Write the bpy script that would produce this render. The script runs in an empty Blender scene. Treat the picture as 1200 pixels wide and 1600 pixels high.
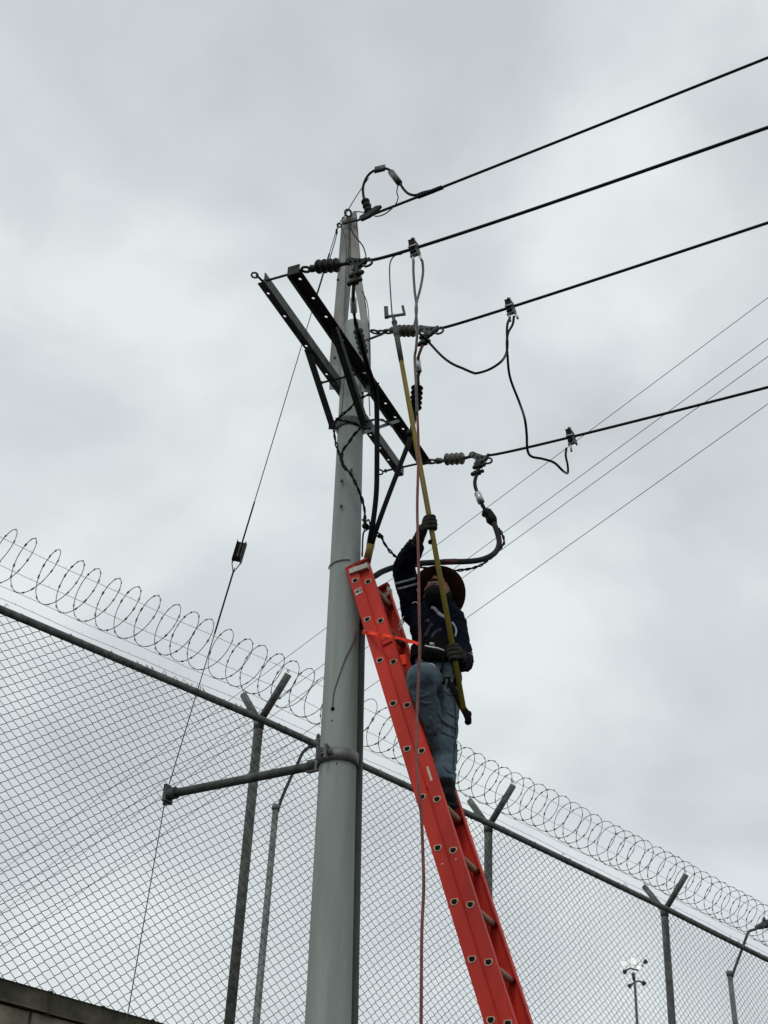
import bpy, bmesh, math, random
from mathutils import Vector as V, Matrix, noise
random.seed(7)
S = bpy.context.scene
COL = S.collection
# ------------------------------------------------------------------ camera
FP = 2200.0
RX = V((0.99876739, -0.04963571, 0.0)); RY = V((-0.02750943, -0.55354343, 0.83236585)); RZ = V((0.04131507, 0.83133986, 0.55422658))
c_right = V((RX[0], RY[0], RZ[0])); c_up = V((RX[1], RY[1], RZ[1])); c_fwd = V((RX[2], RY[2], RZ[2]))
CAM = V((0, 0, 1.6))
cd = bpy.data.cameras.new('camera'); cam = bpy.data.objects.new('camera', cd); COL.objects.link(cam)
cam.matrix_world = Matrix(((c_right[0], c_up[0], -c_fwd[0], CAM[0]), (c_right[1], c_up[1], -c_fwd[1], CAM[1]),
                           (c_right[2], c_up[2], -c_fwd[2], CAM[2]), (0, 0, 0, 1)))
cd.sensor_fit = 'VERTICAL'; cd.sensor_height = 24; cd.lens = FP / 1600 * 24
cd.clip_start = 0.05; cd.clip_end = 3000
S.camera = cam
S.render.resolution_x = 768; S.render.resolution_y = 1024
# ------------------------------------------------------------------ sky and light
SUN_EL = math.radians(52); SUN_ROT = math.radians(205)
w = bpy.data.worlds.new('World'); S.world = w; w.use_nodes = True
nt = w.node_tree; N = nt.nodes; L = nt.links; N.clear()
out = N.new('ShaderNodeOutputWorld'); bg = N.new('ShaderNodeBackground'); L.new(bg.outputs[0], out.inputs[0])
bg.inputs['Strength'].default_value = 0.1
sky = N.new('ShaderNodeTexSky'); sky.sky_type = 'NISHITA'; sky.sun_disc = False
sky.sun_elevation = SUN_EL; sky.sun_rotation = SUN_ROT
tc = N.new('ShaderNodeTexCoord')
mp = N.new('ShaderNodeMapping'); mp.inputs['Scale'].default_value = (1.0, 1.0, 1.45); L.new(tc.outputs['Generated'], mp.inputs[0])
mp.inputs['Location'].default_value = (9.4, 2.2, 5.5)
n1 = N.new('ShaderNodeTexNoise'); n1.inputs['Scale'].default_value = 4.6; n1.inputs['Detail'].default_value = 6; n1.inputs['Roughness'].default_value = .48
n1.inputs['Distortion'].default_value = .25
L.new(mp.outputs[0], n1.inputs['Vector'])
r1 = N.new('ShaderNodeValToRGB'); L.new(n1.outputs['Fac'], r1.inputs[0])
e = r1.color_ramp.elements
e[0].position = .33; e[0].color = (.53, .545, .56, 1); e[1].position = .66; e[1].color = (.75, .775, .775, 1)
m_ = e.new(.5); m_.color = (.625, .65, .66, 1)
n2 = N.new('ShaderNodeTexNoise'); n2.inputs['Scale'].default_value = 3.4; n2.inputs['Detail'].default_value = 3
L.new(mp.outputs[0], n2.inputs['Vector'])
tint = N.new('ShaderNodeMix'); tint.data_type = 'RGBA'; L.new(n2.outputs['Fac'], tint.inputs['Factor'])
tint.inputs['A'].default_value = (.985, 1.0, 1.025, 1); tint.inputs['B'].default_value = (.97, 1.01, 1.0, 1)
mul = N.new('ShaderNodeMix'); mul.data_type = 'RGBA'; mul.blend_type = 'MULTIPLY'; mul.inputs['Factor'].default_value = 1
L.new(r1.outputs[0], mul.inputs['A']); L.new(tint.outputs['Result'], mul.inputs['B'])
sc = N.new('ShaderNodeVectorMath'); sc.operation = 'SCALE'; sx = N.new('ShaderNodeSeparateXYZ'); L.new(tc.outputs['Generated'], sx.inputs[0])
gr_ = N.new('ShaderNodeMapRange'); gr_.inputs['From Min'].default_value = .15; gr_.inputs['From Max'].default_value = .85
gr_.inputs['To Min'].default_value = 11.5; gr_.inputs['To Max'].default_value = 11.4; L.new(sx.outputs['Z'], gr_.inputs['Value'])
L.new(gr_.outputs[0], sc.inputs['Scale']); L.new(mul.outputs['Result'], sc.inputs[0])
mix = N.new('ShaderNodeMix'); mix.data_type = 'RGBA'; mix.inputs['Factor'].default_value = .93
L.new(sky.outputs[0], mix.inputs['A']); L.new(sc.outputs[0], mix.inputs['B']); L.new(mix.outputs['Result'], bg.inputs['Color'])
ld = bpy.data.lights.new('sun', 'SUN'); ld.energy = .8; ld.angle = math.radians(14); ld.color = (1, .97, .93)
sun = bpy.data.objects.new('sun', ld); COL.objects.link(sun)
sd = V((math.sin(SUN_ROT) * math.cos(SUN_EL), math.cos(SUN_ROT) * math.cos(SUN_EL), math.sin(SUN_EL)))
sun.rotation_euler = (-sd).to_track_quat('-Z', 'Y').to_euler(); sun.location = (0, -5, 30)
S.view_settings.view_transform = 'Standard'; S.view_settings.look = 'None'; S.view_settings.exposure = 0; S.view_settings.gamma = 1
S.view_settings.use_curve_mapping = False

# ------------------------------------------------------------------ placing helpers
def ray(px, py):
    return (c_right * ((px - 600) / FP) + c_up * (-(py - 800) / FP) + c_fwd)
def P(px, py, y):
    r = ray(px, py); return CAM + r * (y / r.y)
def PZ(px, py, z):
    r = ray(px, py); return CAM + r * ((z - CAM.z) / r.z)
def PL(px, py, p0, d):                       # point of a vertical plane through p0 along d
    n = V((d[1], -d[0], 0)); r = ray(px, py); return CAM + r * ((V(p0) - CAM).dot(n) / r.dot(n))
def pp(*a): return [P(*q) for q in a]

# ------------------------------------------------------------------ materials
def mat(name, col, rough=.6, metal=0, var=.12, scale=8, bump=0., bscale=40, spec=.22, col2=None, stretch=(1, 1, 1), detail=5):
    m = bpy.data.materials.new(name); m.use_nodes = True; t = m.node_tree; b = t.nodes['Principled BSDF']
    b.inputs['Roughness'].default_value = rough; b.inputs['Metallic'].default_value = metal
    b.inputs['Specular IOR Level'].default_value = spec
    co = t.nodes.new('ShaderNodeTexCoord'); ma = t.nodes.new('ShaderNodeMapping'); ma.inputs['Scale'].default_value = stretch
    t.links.new(co.outputs['Object'], ma.inputs[0])
    no = t.nodes.new('ShaderNodeTexNoise'); no.inputs['Scale'].default_value = scale; no.inputs['Detail'].default_value = detail
    no.inputs['Roughness'].default_value = .6
    t.links.new(ma.outputs[0], no.inputs['Vector'])
    rp = t.nodes.new('ShaderNodeValToRGB'); t.links.new(no.outputs['Fac'], rp.inputs[0])
    c2 = col2 or tuple(c * (1 - var * 2) for c in col); c1 = tuple(min(1, c * (1 + var)) for c in col)
    rp.color_ramp.elements[0].position = .3; rp.color_ramp.elements[0].color = (*c2, 1)
    rp.color_ramp.elements[1].position = .68; rp.color_ramp.elements[1].color = (*c1, 1)
    t.links.new(rp.outputs[0], b.inputs['Base Color'])
    mr = t.nodes.new('ShaderNodeMapRange'); mr.inputs['To Min'].default_value = max(0, rough - .12); mr.inputs['To Max'].default_value = min(1, rough + .12)
    t.links.new(no.outputs['Fac'], mr.inputs['Value']); t.links.new(mr.outputs[0], b.inputs['Roughness'])
    if bump:
        nb = t.nodes.new('ShaderNodeTexNoise'); nb.inputs['Scale'].default_value = bscale; nb.inputs['Detail'].default_value = 4
        t.links.new(ma.outputs[0], nb.inputs['Vector'])
        bp = t.nodes.new('ShaderNodeBump'); bp.inputs['Strength'].default_value = bump; bp.inputs['Distance'].default_value = .01
        t.links.new(nb.outputs['Fac'], bp.inputs['Height']); t.links.new(bp.outputs[0], b.inputs['Normal'])
    return m
M = {}
M['pole'] = mat('painted_concrete', (.315, .355, .33), .8, var=.09, scale=3.2, bump=.35, bscale=50, stretch=(4, 4, .35))
M['pole_dark'] = mat('dark_conduit', (.075, .085, .078), .6, var=.15, scale=6, bump=.1)
M['galv'] = mat('galvanised_steel', (.20, .21, .20), .6, .3, var=.2, scale=14, bump=.15)
M['galv_dark'] = mat('weathered_steel', (.095, .105, .096), .65, .2, var=.3, scale=16, bump=.2)
M['arm'] = mat('crossarm_steel', (.034, .040, .035), .7, .1, var=.3, scale=12, bump=.2)
M['mast'] = mat('weathered_channel', (.36, .355, .33), .8, .0, var=.18, scale=9, bump=.3, stretch=(1, 1, .35))
M['black'] = mat('black_rubber', (.005, .0055, .0055), .6, spec=.12, var=.25, scale=20, bump=.1)
M['wire'] = mat('bare_conductor', (.008, .009, .009), .6, .0, var=.25, scale=60)
M['thin'] = mat('thin_strand', (.07, .075, .072), .6, .1, var=.2, scale=30)
M['grey_cable'] = mat('grey_cable_sheath', (.018, .020, .019), .7, var=.3, scale=12, bump=.2)
M['lead'] = mat('clear_jacketed_lead', (.13, .115, .108), .4, var=.25, scale=10)
M['pink'] = mat('pink_brown_rope', (.21, .085, .075), .7, var=.2, scale=20, bump=.4, bscale=120)
M['poly_dark'] = mat('dark_polymer', (.018, .021, .018), .5, var=.25, scale=25)
M['poly_grey'] = mat('grey_polymer', (.13, .135, .115), .55, var=.25, scale=25)
M['poly_brown'] = mat('brown_polymer', (.085, .078, .066), .5, var=.3, scale=25)
M['alu'] = mat('aluminium', (.55, .56, .55), .4, .5, var=.2, scale=30)
M['clamp'] = mat('cast_clamp', (.10, .11, .10), .5, .35, var=.45, scale=40, bump=.3)
M['tape'] = mat('ochre_tape', (.30, .21, .05), .6, var=.3, scale=14)
M['redtape'] = mat('dark_red_tape', (.09, .018, .02), .5, var=.3, scale=14)
M['red'] = mat('red_fibreglass', (.53, .032, .019), .5, var=.16, scale=5, bump=.06, bscale=90, stretch=(1, 1, .25))
M['rung'] = mat('rung_aluminium', (.34, .20, .13), .55, .0, var=.15, scale=14, bump=.2)
M['rim'] = mat('rung_rim', (.50, .40, .31), .5, .1, var=.15, scale=30)
M['dark'] = mat('dark_hollow', (.008, .005, .004), .9, var=.1)  # near black; stands for shade in rung ends and bolt holes
M['label'] = mat('cream_sticker', (.60, .52, .42), .6, var=.12, scale=60)
M['ink'] = mat('sticker_ink', (.03, .03, .02), .6, var=.1)
M['plate'] = mat('worn_metal_plate', (.48, .44, .38), .55, .2, var=.2, scale=30, bump=.2)
M['stick'] = mat('yellow_fibreglass', (.165, .115, .010), .5, var=.2, scale=9, col2=(.12, .092, .008), stretch=(1, 1, .3))
M['orange'] = mat('fluorescent_webbing', (1.0, .055, .012), .6, var=.1, scale=20, bump=.2, bscale=150)
M['navy'] = mat('navy_jacket_cloth', (.0045, .006, .014), .9, spec=.08, var=.35, scale=9, bump=.5, bscale=30)
M['jeans'] = mat('faded_denim', (.125, .170, .195), .9, var=.25, scale=5, bump=.4, bscale=140, col2=(.030, .047, .068), spec=.1)
M['skin'] = mat('skin', (.27, .115, .075), .55, var=.1, scale=12)
M['mask'] = mat('dark_neck_cloth', (.010, .010, .011), .9, spec=.1, var=.2, scale=12, bump=.3)
M['hat'] = mat('dark_brown_hat', (.034, .015, .010), .9, spec=.08, var=.35, scale=14, bump=.4, bscale=40)
M['glove'] = mat('grey_work_glove', (.036, .034, .030), .9, spec=.1, var=.35, scale=30, bump=.4, bscale=120)
M['boot'] = mat('black_boot', (.009, .0085, .0085), .7, spec=.12, var=.3, scale=20, bump=.2)
M['strap'] = mat('black_webbing', (.0055, .0055, .006), .9, spec=.08, var=.3, scale=40, bump=.3, bscale=120)
M['reflect'] = mat('reflective_strip', (.36, .37, .37), .5, var=.2, scale=40)
M['purple'] = mat('muted_print', (.045, .04, .055), .8, var=.4, scale=30)
M['fence'] = mat('fence_pipe_steel', (.14, .15, .135), .7, .1, var=.3, scale=20, bump=.3)
M['mesh'] = mat('chain_link_wire', (.075, .085, .078), .6, .1, var=.3, scale=15)
M['razor'] = mat('razor_wire_steel', (.21, .225, .215), .6, .15, var=.25, scale=12)
M['wall'] = mat('old_block_wall', (.24, .21, .155), .9, var=.35, scale=3.5, bump=.8, bscale=22, col2=(.08, .072, .055))
M['coping'] = mat('grimy_coping', (.085, .078, .055), .9, var=.35, scale=5, bump=.6, bscale=30)
M['lamp_body'] = mat('lamp_housing', (.055, .06, .058), .5, .2, var=.2)
M['lamp_pole'] = mat('lamp_pole_steel', (.17, .185, .175), .6, .3, var=.2, scale=6)
M['asphalt'] = mat('asphalt', (.055, .054, .052), .95, var=.25, scale=3, bump=.5, bscale=80)
def glow(name, col, st):
    m = bpy.data.materials.new(name); m.use_nodes = True; b = m.node_tree.nodes['Principled BSDF']
    b.inputs['Base Color'].default_value = (*col, 1); b.inputs['Emission Color'].default_value = (*col, 1); b.inputs['Emission Strength'].default_value = st
    return m
M['lit'] = glow('lit_flood_lens', (.93, .96, .90), .75)

# ------------------------------------------------------------------ mesh building
def frame(d, hint=V((0, 0, 1))):
    d = d.normalized()
    if abs(d.dot(hint)) > .95: hint = V((1, 0, 0)) if abs(d.x) < .9 else V((0, 1, 0))
    a = hint.cross(d).normalized(); b = d.cross(a).normalized(); return a, b
def smooth(pts, n=6):
    pts = [V(p) for p in pts]
    if len(pts) < 3 or n < 2: return pts
    o = []
    q = [pts[0] * 2 - pts[1]] + pts + [pts[-1] * 2 - pts[-2]]
    for i in range(1, len(q) - 2):
        a, b, c, d = q[i - 1], q[i], q[i + 1], q[i + 2]
        for k in range(n):
            t = k / n
            o.append(.5 * ((2 * b) + (c - a) * t + (2 * a - 5 * b + 4 * c - d) * t * t + (3 * b - a - 3 * c + d) * t ** 3))
    o.append(pts[-1]); return o
class MB:
    def __init__(s): s.v = []; s.f = []; s.sm = []
    def add(s, vs, fs, sm=False):
        k = len(s.v); s.v += [V(x) for x in vs]; s.f += [tuple(i + k for i in f) for f in fs]; s.sm += [sm] * len(fs); return s
    def tube(s, pts, r, n=8, cap=True, sub=0, closed=False, flat=1.0, hint=V((0, 0, 1))):
        pts = [V(p) for p in pts]
        if sub: 
            rr = r if isinstance(r, (list, tuple)) else None
            m = len(pts); pts = smooth(pts, sub)
            if rr: r = [rr[min(m - 1, int(i / sub))] * (1 - (i / sub) % 1) + rr[min(m - 1, int(i / sub) + 1)] * ((i / sub) % 1) for i in range(len(pts))]
        m = len(pts); rs = r if isinstance(r, (list, tuple)) else [r] * m
        vs = []; a = None
        for i, p in enumerate(pts):
            if closed: d = pts[(i + 1) % m] - pts[i - 1]
            else: d = pts[min(i + 1, m - 1)] - pts[max(i - 1, 0)]
            if d.length < 1e-9: d = V((0, 0, 1))
            d.normalize()
            if a is None: a, b = frame(d, hint)
            else:
                a = (a - d * a.dot(d)); a.normalize(); b = d.cross(a)
            for k in range(n):
                t = 2 * math.pi * k / n; vs.append(p + a * (math.cos(t) * rs[i]) + b * (math.sin(t) * rs[i] * flat))
        fs = []
        for i in range(m if closed else m - 1):
            j = (i + 1) % m
            for k in range(n):
                fs.append((i * n + k, i * n + (k + 1) % n, j * n + (k + 1) % n, j * n + k))
        s.add(vs, fs, n > 4)
        if cap and not closed:
            s.add(vs[:n], [tuple(range(n - 1, -1, -1))]); s.add(vs[-n:], [tuple(range(n))])
        return s
    def lathe(s, o, d, prof, n=20, sm=True, cap=True):
        d = V(d).normalized(); a, b = frame(d); vs = []
        for t, r in prof:
            for k in range(n):
                th = 2 * math.pi * k / n; vs.append(V(o) + d * t + a * (r * math.cos(th)) + b * (r * math.sin(th)))
        m = len(prof); fs = [(i * n + k, i * n + (k + 1) % n, (i + 1) * n + (k + 1) % n, (i + 1) * n + k) for i in range(m - 1) for k in range(n)]
        s.add(vs, fs, sm)
        if cap: s.add(vs[:n], [tuple(range(n - 1, -1, -1))]); s.add(vs[-n:], [tuple(range(n))])
        return s
    def box(s, c, ax, ay, az, bev=0.0):
        c = V(c); ax, ay, az = V(ax), V(ay), V(az)
        if not bev:
            vs = [c + ax * i + ay * j + az * k for k in (-1, 1) for j in (-1, 1) for i in (-1, 1)]
            return s.add(vs, [(0, 2, 3, 1), (4, 5, 7, 6), (0, 1, 5, 4), (2, 6, 7, 3), (0, 4, 6, 2), (1, 3, 7, 5)])
        bm = bmesh.new(); bmesh.ops.create_cube(bm, size=2)
        for v in bm.verts: v.co = ax * v.co.x + ay * v.co.y + az * v.co.z
        bmesh.ops.bevel(bm, geom=bm.edges[:], offset=bev, segments=2, affect='EDGES', profile=.6)
        bm.verts.index_update()
        s.add([v.co + c for v in bm.verts], [tuple(v.index for v in f.verts) for f in bm.faces]); bm.free(); return s
    def bar(s, a, b, w, h, up=V((0, 0, 1)), bev=0):
        a, b = V(a), V(b); d = b - a; x, y = frame(d, up)
        return s.box((a + b) / 2, x * (w / 2), y * (h / 2), d / 2, bev)
    def prism(s, poly, o, ax, ay, az):      # polygon [(u,v)] in ax,ay extruded by az
        n = len(poly); vs = [V(o) + V(ax) * u + V(ay) * v for u, v in poly]; vs += [p + V(az) for p in vs]
        fs = [tuple(range(n - 1, -1, -1)), tuple(range(n, 2 * n))] + [(k, (k + 1) % n, n + (k + 1) % n, n + k) for k in range(n)]
        return s.add(vs, fs)
    def blob(s, c, rx, ry, rz, ax=V((1, 0, 0)), ay=V((0, 1, 0)), az=V((0, 0, 1)), n=16, m=10):
        vs = []; c = V(c)
        for i in range(m + 1):
            p = math.pi * i / m
            for k in range(n):
                t = 2 * math.pi * k / n
                vs.append(c + ax * (rx * math.sin(p) * math.cos(t)) + ay * (ry * math.sin(p) * math.sin(t)) + az * (rz * math.cos(p)))
        fs = [(i * n + k, (i + 1) * n + k, (i + 1) * n + (k + 1) % n, i * n + (k + 1) % n) for i in range(m) for k in range(n)]
        return s.add(vs, fs, True)
    def torus(s, c, nrm, R, r, n=20, k=8, sx=1.0, a=None):
        x, y = frame(V(nrm)); 
        if a is not None: x = V(a).normalized(); y = V(nrm).normalized().cross(x)
        return s.tube([V(c) + x * (R * math.cos(2 * math.pi * i / n) * sx) + y * (R * math.sin(2 * math.pi * i / n)) for i in range(n)], r, k, closed=True)
    def mesh(s, name, o=V((0, 0, 0)), fix=True):
        me = bpy.data.meshes.new(name); me.from_pydata([v - o for v in s.v], [], s.f)
        me.polygons.foreach_set('use_smooth', s.sm)
        if fix:
            bm = bmesh.new(); bm.from_mesh(me); bmesh.ops.remove_doubles(bm, verts=bm.verts, dist=1e-6)
            bmesh.ops.recalc_face_normals(bm, faces=bm.faces[:]); bm.to_mesh(me); bm.free()
        return me
    def build(s, name, m, parent=None, fix=True, loc=None):
        o = world_loc(parent) if parent else (V(loc) if loc is not None else V((0, 0, 0)))
        me = s.mesh(name, o, fix); me.materials.append(m)
        ob = bpy.data.objects.new(name, me); COL.objects.link(ob)
        if parent: ob.parent = parent
        else: ob.location = o
        return ob
def build_each(mb, name, m, parent):
    n = len(mb.v); par = list(range(n))
    def fd(a):
        while par[a] != a: par[a] = par[par[a]]; a = par[a]
        return a
    for f in mb.f:
        for i in f[1:]: par[fd(i)] = fd(f[0])
    gr = {}
    for f, sm_ in zip(mb.f, mb.sm): gr.setdefault(fd(f[0]), []).append((f, sm_))
    # islands that share coincident verts are one piece
    key = {}
    for r in list(gr):
        for f, _ in gr[r]:
            for i in f:
                k = tuple(round(c, 5) for c in mb.v[i])
                if k in key and fd(key[k]) != fd(i): par[fd(i)] = fd(key[k])
                key[k] = i
    g2 = {}
    for r in gr: g2.setdefault(fd(r), []).extend(gr[r])
    out_ = []
    for r, fl in g2.items():
        q = MB(); mp_ = {}
        for f, sm_ in fl:
            ff = []
            for i in f:
                if i not in mp_: mp_[i] = len(q.v); q.v.append(mb.v[i])
                ff.append(mp_[i])
            q.f.append(tuple(ff)); q.sm.append(sm_)
        out_.append(q.build(name, m, parent))
    return out_
def world_loc(o):
    l = V(o.location)
    while o.parent: o = o.parent; l = l + V(o.location)
    return l
def tag(o, label=None, cat=None, group=None, kind=None):
    if label: o['label'] = label
    if cat: o['category'] = cat
    if group: o['group'] = group
    if kind: o['kind'] = kind
    return o
def thing(name, loc, label, cat, group=None):
    o = bpy.data.objects.new(name, None); COL.objects.link(o); o.location = V(loc); o.empty_display_size = .1
    return tag(o, label, cat, group)
def tubeobj(name, pts, r, m, parent=None, n=8, sub=6, **k):
    return MB().tube(pts, r, n, sub=sub, **k).build(name, m, parent, loc=None if parent else pts[0])
def twisted(pts, r, amp, pitch, strands=2, n=6):
    pts = smooth(pts, 10); mb = MB(); L_ = [0]
    for i in range(1, len(pts)): L_.append(L_[-1] + (pts[i] - pts[i - 1]).length)
    tot = L_[-1]; m = max(8, int(tot / pitch * 8)); fine = []
    j = 0
    for i in range(m + 1):
        t = tot * i / m
        while j < len(L_) - 2 and L_[j + 1] < t: j += 1
        f = (t - L_[j]) / max(1e-9, L_[j + 1] - L_[j]); fine.append(pts[j].lerp(pts[j + 1], min(1, f)))
    for s_ in range(strands):
        a = None; q = []
        for i, p in enumerate(fine):
            d = (fine[min(i + 1, m)] - fine[max(i - 1, 0)]).normalized()
            if a is None: a, b = frame(d)
            else: a = (a - d * a.dot(d)).normalized(); b = d.cross(a)
            th = 2 * math.pi * (i / 8 + s_ / strands); am = amp * (1 + .35 * math.sin(i * .7 + s_))
            q.append(p + a * (am * math.cos(th)) + b * (am * math.sin(th)))
        mb.tube(q, r, n)
    return mb
def soft(name, mb, m, parent, voxel=.012, it=3, disp=0., dscale=.05, loc=None, seed=0):
    o = world_loc(parent) if parent else V(loc)
    me = mb.mesh(name, o, True); ob = bpy.data.objects.new(name, me); COL.objects.link(ob)
    r = ob.modifiers.new('r', 'REMESH'); r.mode = 'VOXEL'; r.voxel_size = voxel; r.use_smooth_shade = True
    sm_ = ob.modifiers.new('s', 'SMOOTH'); sm_.factor = .5; sm_.iterations = it
    dg = bpy.context.evaluated_depsgraph_get(); ev = ob.evaluated_get(dg)
    me2 = bpy.data.meshes.new_from_object(ev); ob.modifiers.clear(); ob.data = me2; me2.name = name
    if disp:
        nr = [v.normal.copy() for v in me2.vertices]
        for v, n_ in zip(me2.vertices, nr):
            p = v.co / dscale + V((seed, seed * 2, 0)); f = noise.noise(p) * .6 + (1 - 2 * abs(noise.noise(p * 1.7))) * .5
            v.co += n_ * (disp * f)
    me2.polygons.foreach_set('use_smooth', [True] * len(me2.polygons))
    me2.materials.clear(); me2.materials.append(m)
    if parent: ob.parent = parent
    else: ob.location = o
    return ob

# ================================================================== THE SETTING
g = MB().add([(-500, -300, 0), (500, -300, 0), (500, 900, 0), (-500, 900, 0)], [(0, 1, 2, 3)]).build('ground', M['asphalt'])
tag(g, kind='structure')

# ------------------------------------------------------------------ fence geometry
FD = V((.69430, .71968, 0)).normalized(); FN = V((FD.y, -FD.x, 0))       # along the fence, towards the camera side
F0 = V((-.8105, 9.0662, 0)); SP = 2.6
KN = [PL(px, py, F0, FD) for px, py in ((0, 952), (406, 1123), (764, 1286.5), (1043, 1421), (1200, 1500))]
KN = [((k - F0).dot(FD), k.z) for k in KN]
def fz(s):
    for (a, za), (b_, zb) in zip(KN, KN[1:]):
        if s < b_ or b_ == KN[-1][0]: return za + (zb - za) * (s - a) / (b_ - a)
def FPt(s, n=0., z=0.): return F0 + FD * s + FN * n + V((0, 0, z))
WT = 3.625
S0, S1 = -5.2, 10.4
# wall
wl = thing('block_wall', FPt(-7.5), 'low grimy concrete block wall under the chain link fence', 'wall')
b = MB(); b.box(FPt(3, -.02, WT / 2 - .1), FD * 11, FN * .095, V((0, 0, WT / 2 - .1)))
b.build('wall_face', M['wall'], wl)
b = MB()
for q in range(int(22 / .42)):
    s = -8 + q * .42
    for c in range(3):
        zc = WT - .115 - .105 - c * .21
        b.box(FPt(s + (c % 2) * .21 + random.uniform(-.006, .006), .082 + random.uniform(-.004, .003), zc + random.uniform(-.004, .004)), FD * (.2 + random.uniform(-.003, .002)), FN * .012, V((0, 0, .098)), .006)
b.build('block_course', M['wall'], wl)
b = MB(); ln = 22; seg = 60
for i in range(seg):
    s = -8 + ln * (i + .5) / seg
    b.box(FPt(s, -.01 + random.uniform(-.004, .004), WT - .058 + random.uniform(-.004, .004)), FD * (ln / seg / 2 + .003), FN * .12, V((0, 0, .056)), .010)
b.build('coping', M['coping'], wl)

# fence
fe = thing('chain_link_fence', FPt(0, 0, WT), 'tall grey chain link fence with top rail on a block wall', 'fence')
tubeobj('top_rail', [FPt(s, 0, fz(s)) for s in [S0] + [k[0] for k in KN] + [S1]], .025, M['fence'], fe, n=12, sub=0)
# chain link mesh
cw = .083; chh = .066
b = MB(); nst = int((S1 - S0) / (cw / 2))
strand = []
for i in range(nst):
    s = S0 + i * cw / 2; pts = []
    top = fz(s) - .006; k = 0; z = WT - .02
    dirn = 1 if i % 2 else -1
    rowz = []
    nrow = int((top - z) / (chh / 2))
    for r in range(nrow + 2):
        zz = z + chh / 2 * r
        if zz > top: zz = top
        off = (cw / 4 + .0042) * (1 if (r + i) % 2 else -1)
        sag = .030 * noise.noise(V((s * .8, zz * .9, 2)))
        nn = .0022 * (1 if (r % 2) else -1) + .03 * noise.noise(V((s * 1.1, zz * 1.1, 0)))
        pts.append(FPt(s + off + .004 * noise.noise(V((s * 3, zz * 3, 5))), nn, zz + sag * (1 if 0 < r <= nrow else 0)))
    # slight rounding at the bends
    q = []
    for r in range(len(pts)):
        if 0 < r < len(pts) - 1:
            q += [pts[r].lerp(pts[r - 1], .06), pts[r].lerp(pts[r + 1], .06)]
        else: q.append(pts[r])
    b.tube(q, .00225, 4, cap=False)
b.build('chain_link_mesh', M['mesh'], fe, fix=False)
# tie wires and barbed knuckles over the rail
b = MB()
s = S0
while s < S1:
    if random.random() < (.5 if -1.1 < s < .1 else .13):
        p = FPt(s, .01, fz(s) + .015); q = p + FD * random.uniform(-.02, .02) + V((0, 0, random.uniform(.012, .028))) + FN * random.uniform(-.02, .02)
        b.tube([p, q, q + FD * .02 - V((0, 0, .012))], .0025, 4)
    s += cw / 2
build_each(b, 'wire_knuckle', M['mesh'], fe)
b = MB(); s = S0 + .2
while s < S1:
    b.torus(FPt(s, 0, fz(s)), FD + FN * random.uniform(-.4, .4), .0265, .0028, 12, 5); s += .42 + random.uniform(-.1, .1)
build_each(b, 'tie_wire', M['fence'], fe)
def vtip(bx, by, tx, ty, s):
    p0 = FPt(s); return PL(tx, ty, p0, FN)
ARM_R = (.265, .30); ARM_L = (-.20, .275)
for i in (-1, 0, 1, 2, 3):
    s = i * SP + .085; zt = fz(s) + .02
    if i == 1: s -= .01
    po = MB().tube([FPt(s, -.085, WT - .5), FPt(s, -.085, zt + .02)], .034, 14).build('post', M['fence'], fe)
    MB().lathe(FPt(s, -.085, zt - .05), V((0, 0, 1)), [(0, .037), (.05, .039), (.07, .036)], 14).build('post_collar', M['galv'], po)
    for a in (ARM_R, ARM_L):
        b = MB(); p0 = FPt(s, -.085, zt + .0); p1 = FPt(s, -.085 + a[0], zt + a[1])
        b.tube([p0, p1], .027, 12)
        b.build('outrigger_arm', M['fence'], po)
        b = MB()
        for t in (.55, .98): 
            c = p0.lerp(p1, t) + V((0, 0, .035)); b.torus(c, FN, .010, .003, 10, 5)
        build_each(b, 'wire_ring', M['galv'], po)
# straight barbed strands
def armp(a, t, s): return FPt(s + .085, -.085 + a[0] * t, fz(s) + .02 + a[1] * t + .04)
for k, (a, t) in enumerate(((ARM_R, 1.0), (ARM_R, .62), (ARM_L, 1.0), (ARM_L, .45))):
    b = MB(); pts = []
    for q in range(81):
        s = S0 + (S1 - S0) * q / 80; sag = -.012 * abs(math.sin(math.pi * s / SP)) + .004 * math.sin(s * 7 + k)
        pts.append(armp(a, t, s) + V((0, 0, sag)))
    b.tube(pts, .0017, 4)
    s = S0 + .1 * k
    while s < S1:
        c = armp(a, t, s)
        b.tube([c + V((0, 0, -.008)) - FD * .004, c + V((0, 0, .008)) + FD * .004], .0010, 4)
        s += .13
    ob = b.build('barbed_strand', M['razor'], None, fix=False, loc=armp(a, t, 0))
    tag(ob, ['barbed strand strung along the outer tips of the fence arms on the camera side', 'barbed strand halfway up the camera side fence arms',
             'barbed strand strung along the tips of the far side fence arms', 'lowest barbed strand, halfway up the far side fence arms'][k], 'barbed wire', 'straight barbed strands above the fence')
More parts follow.
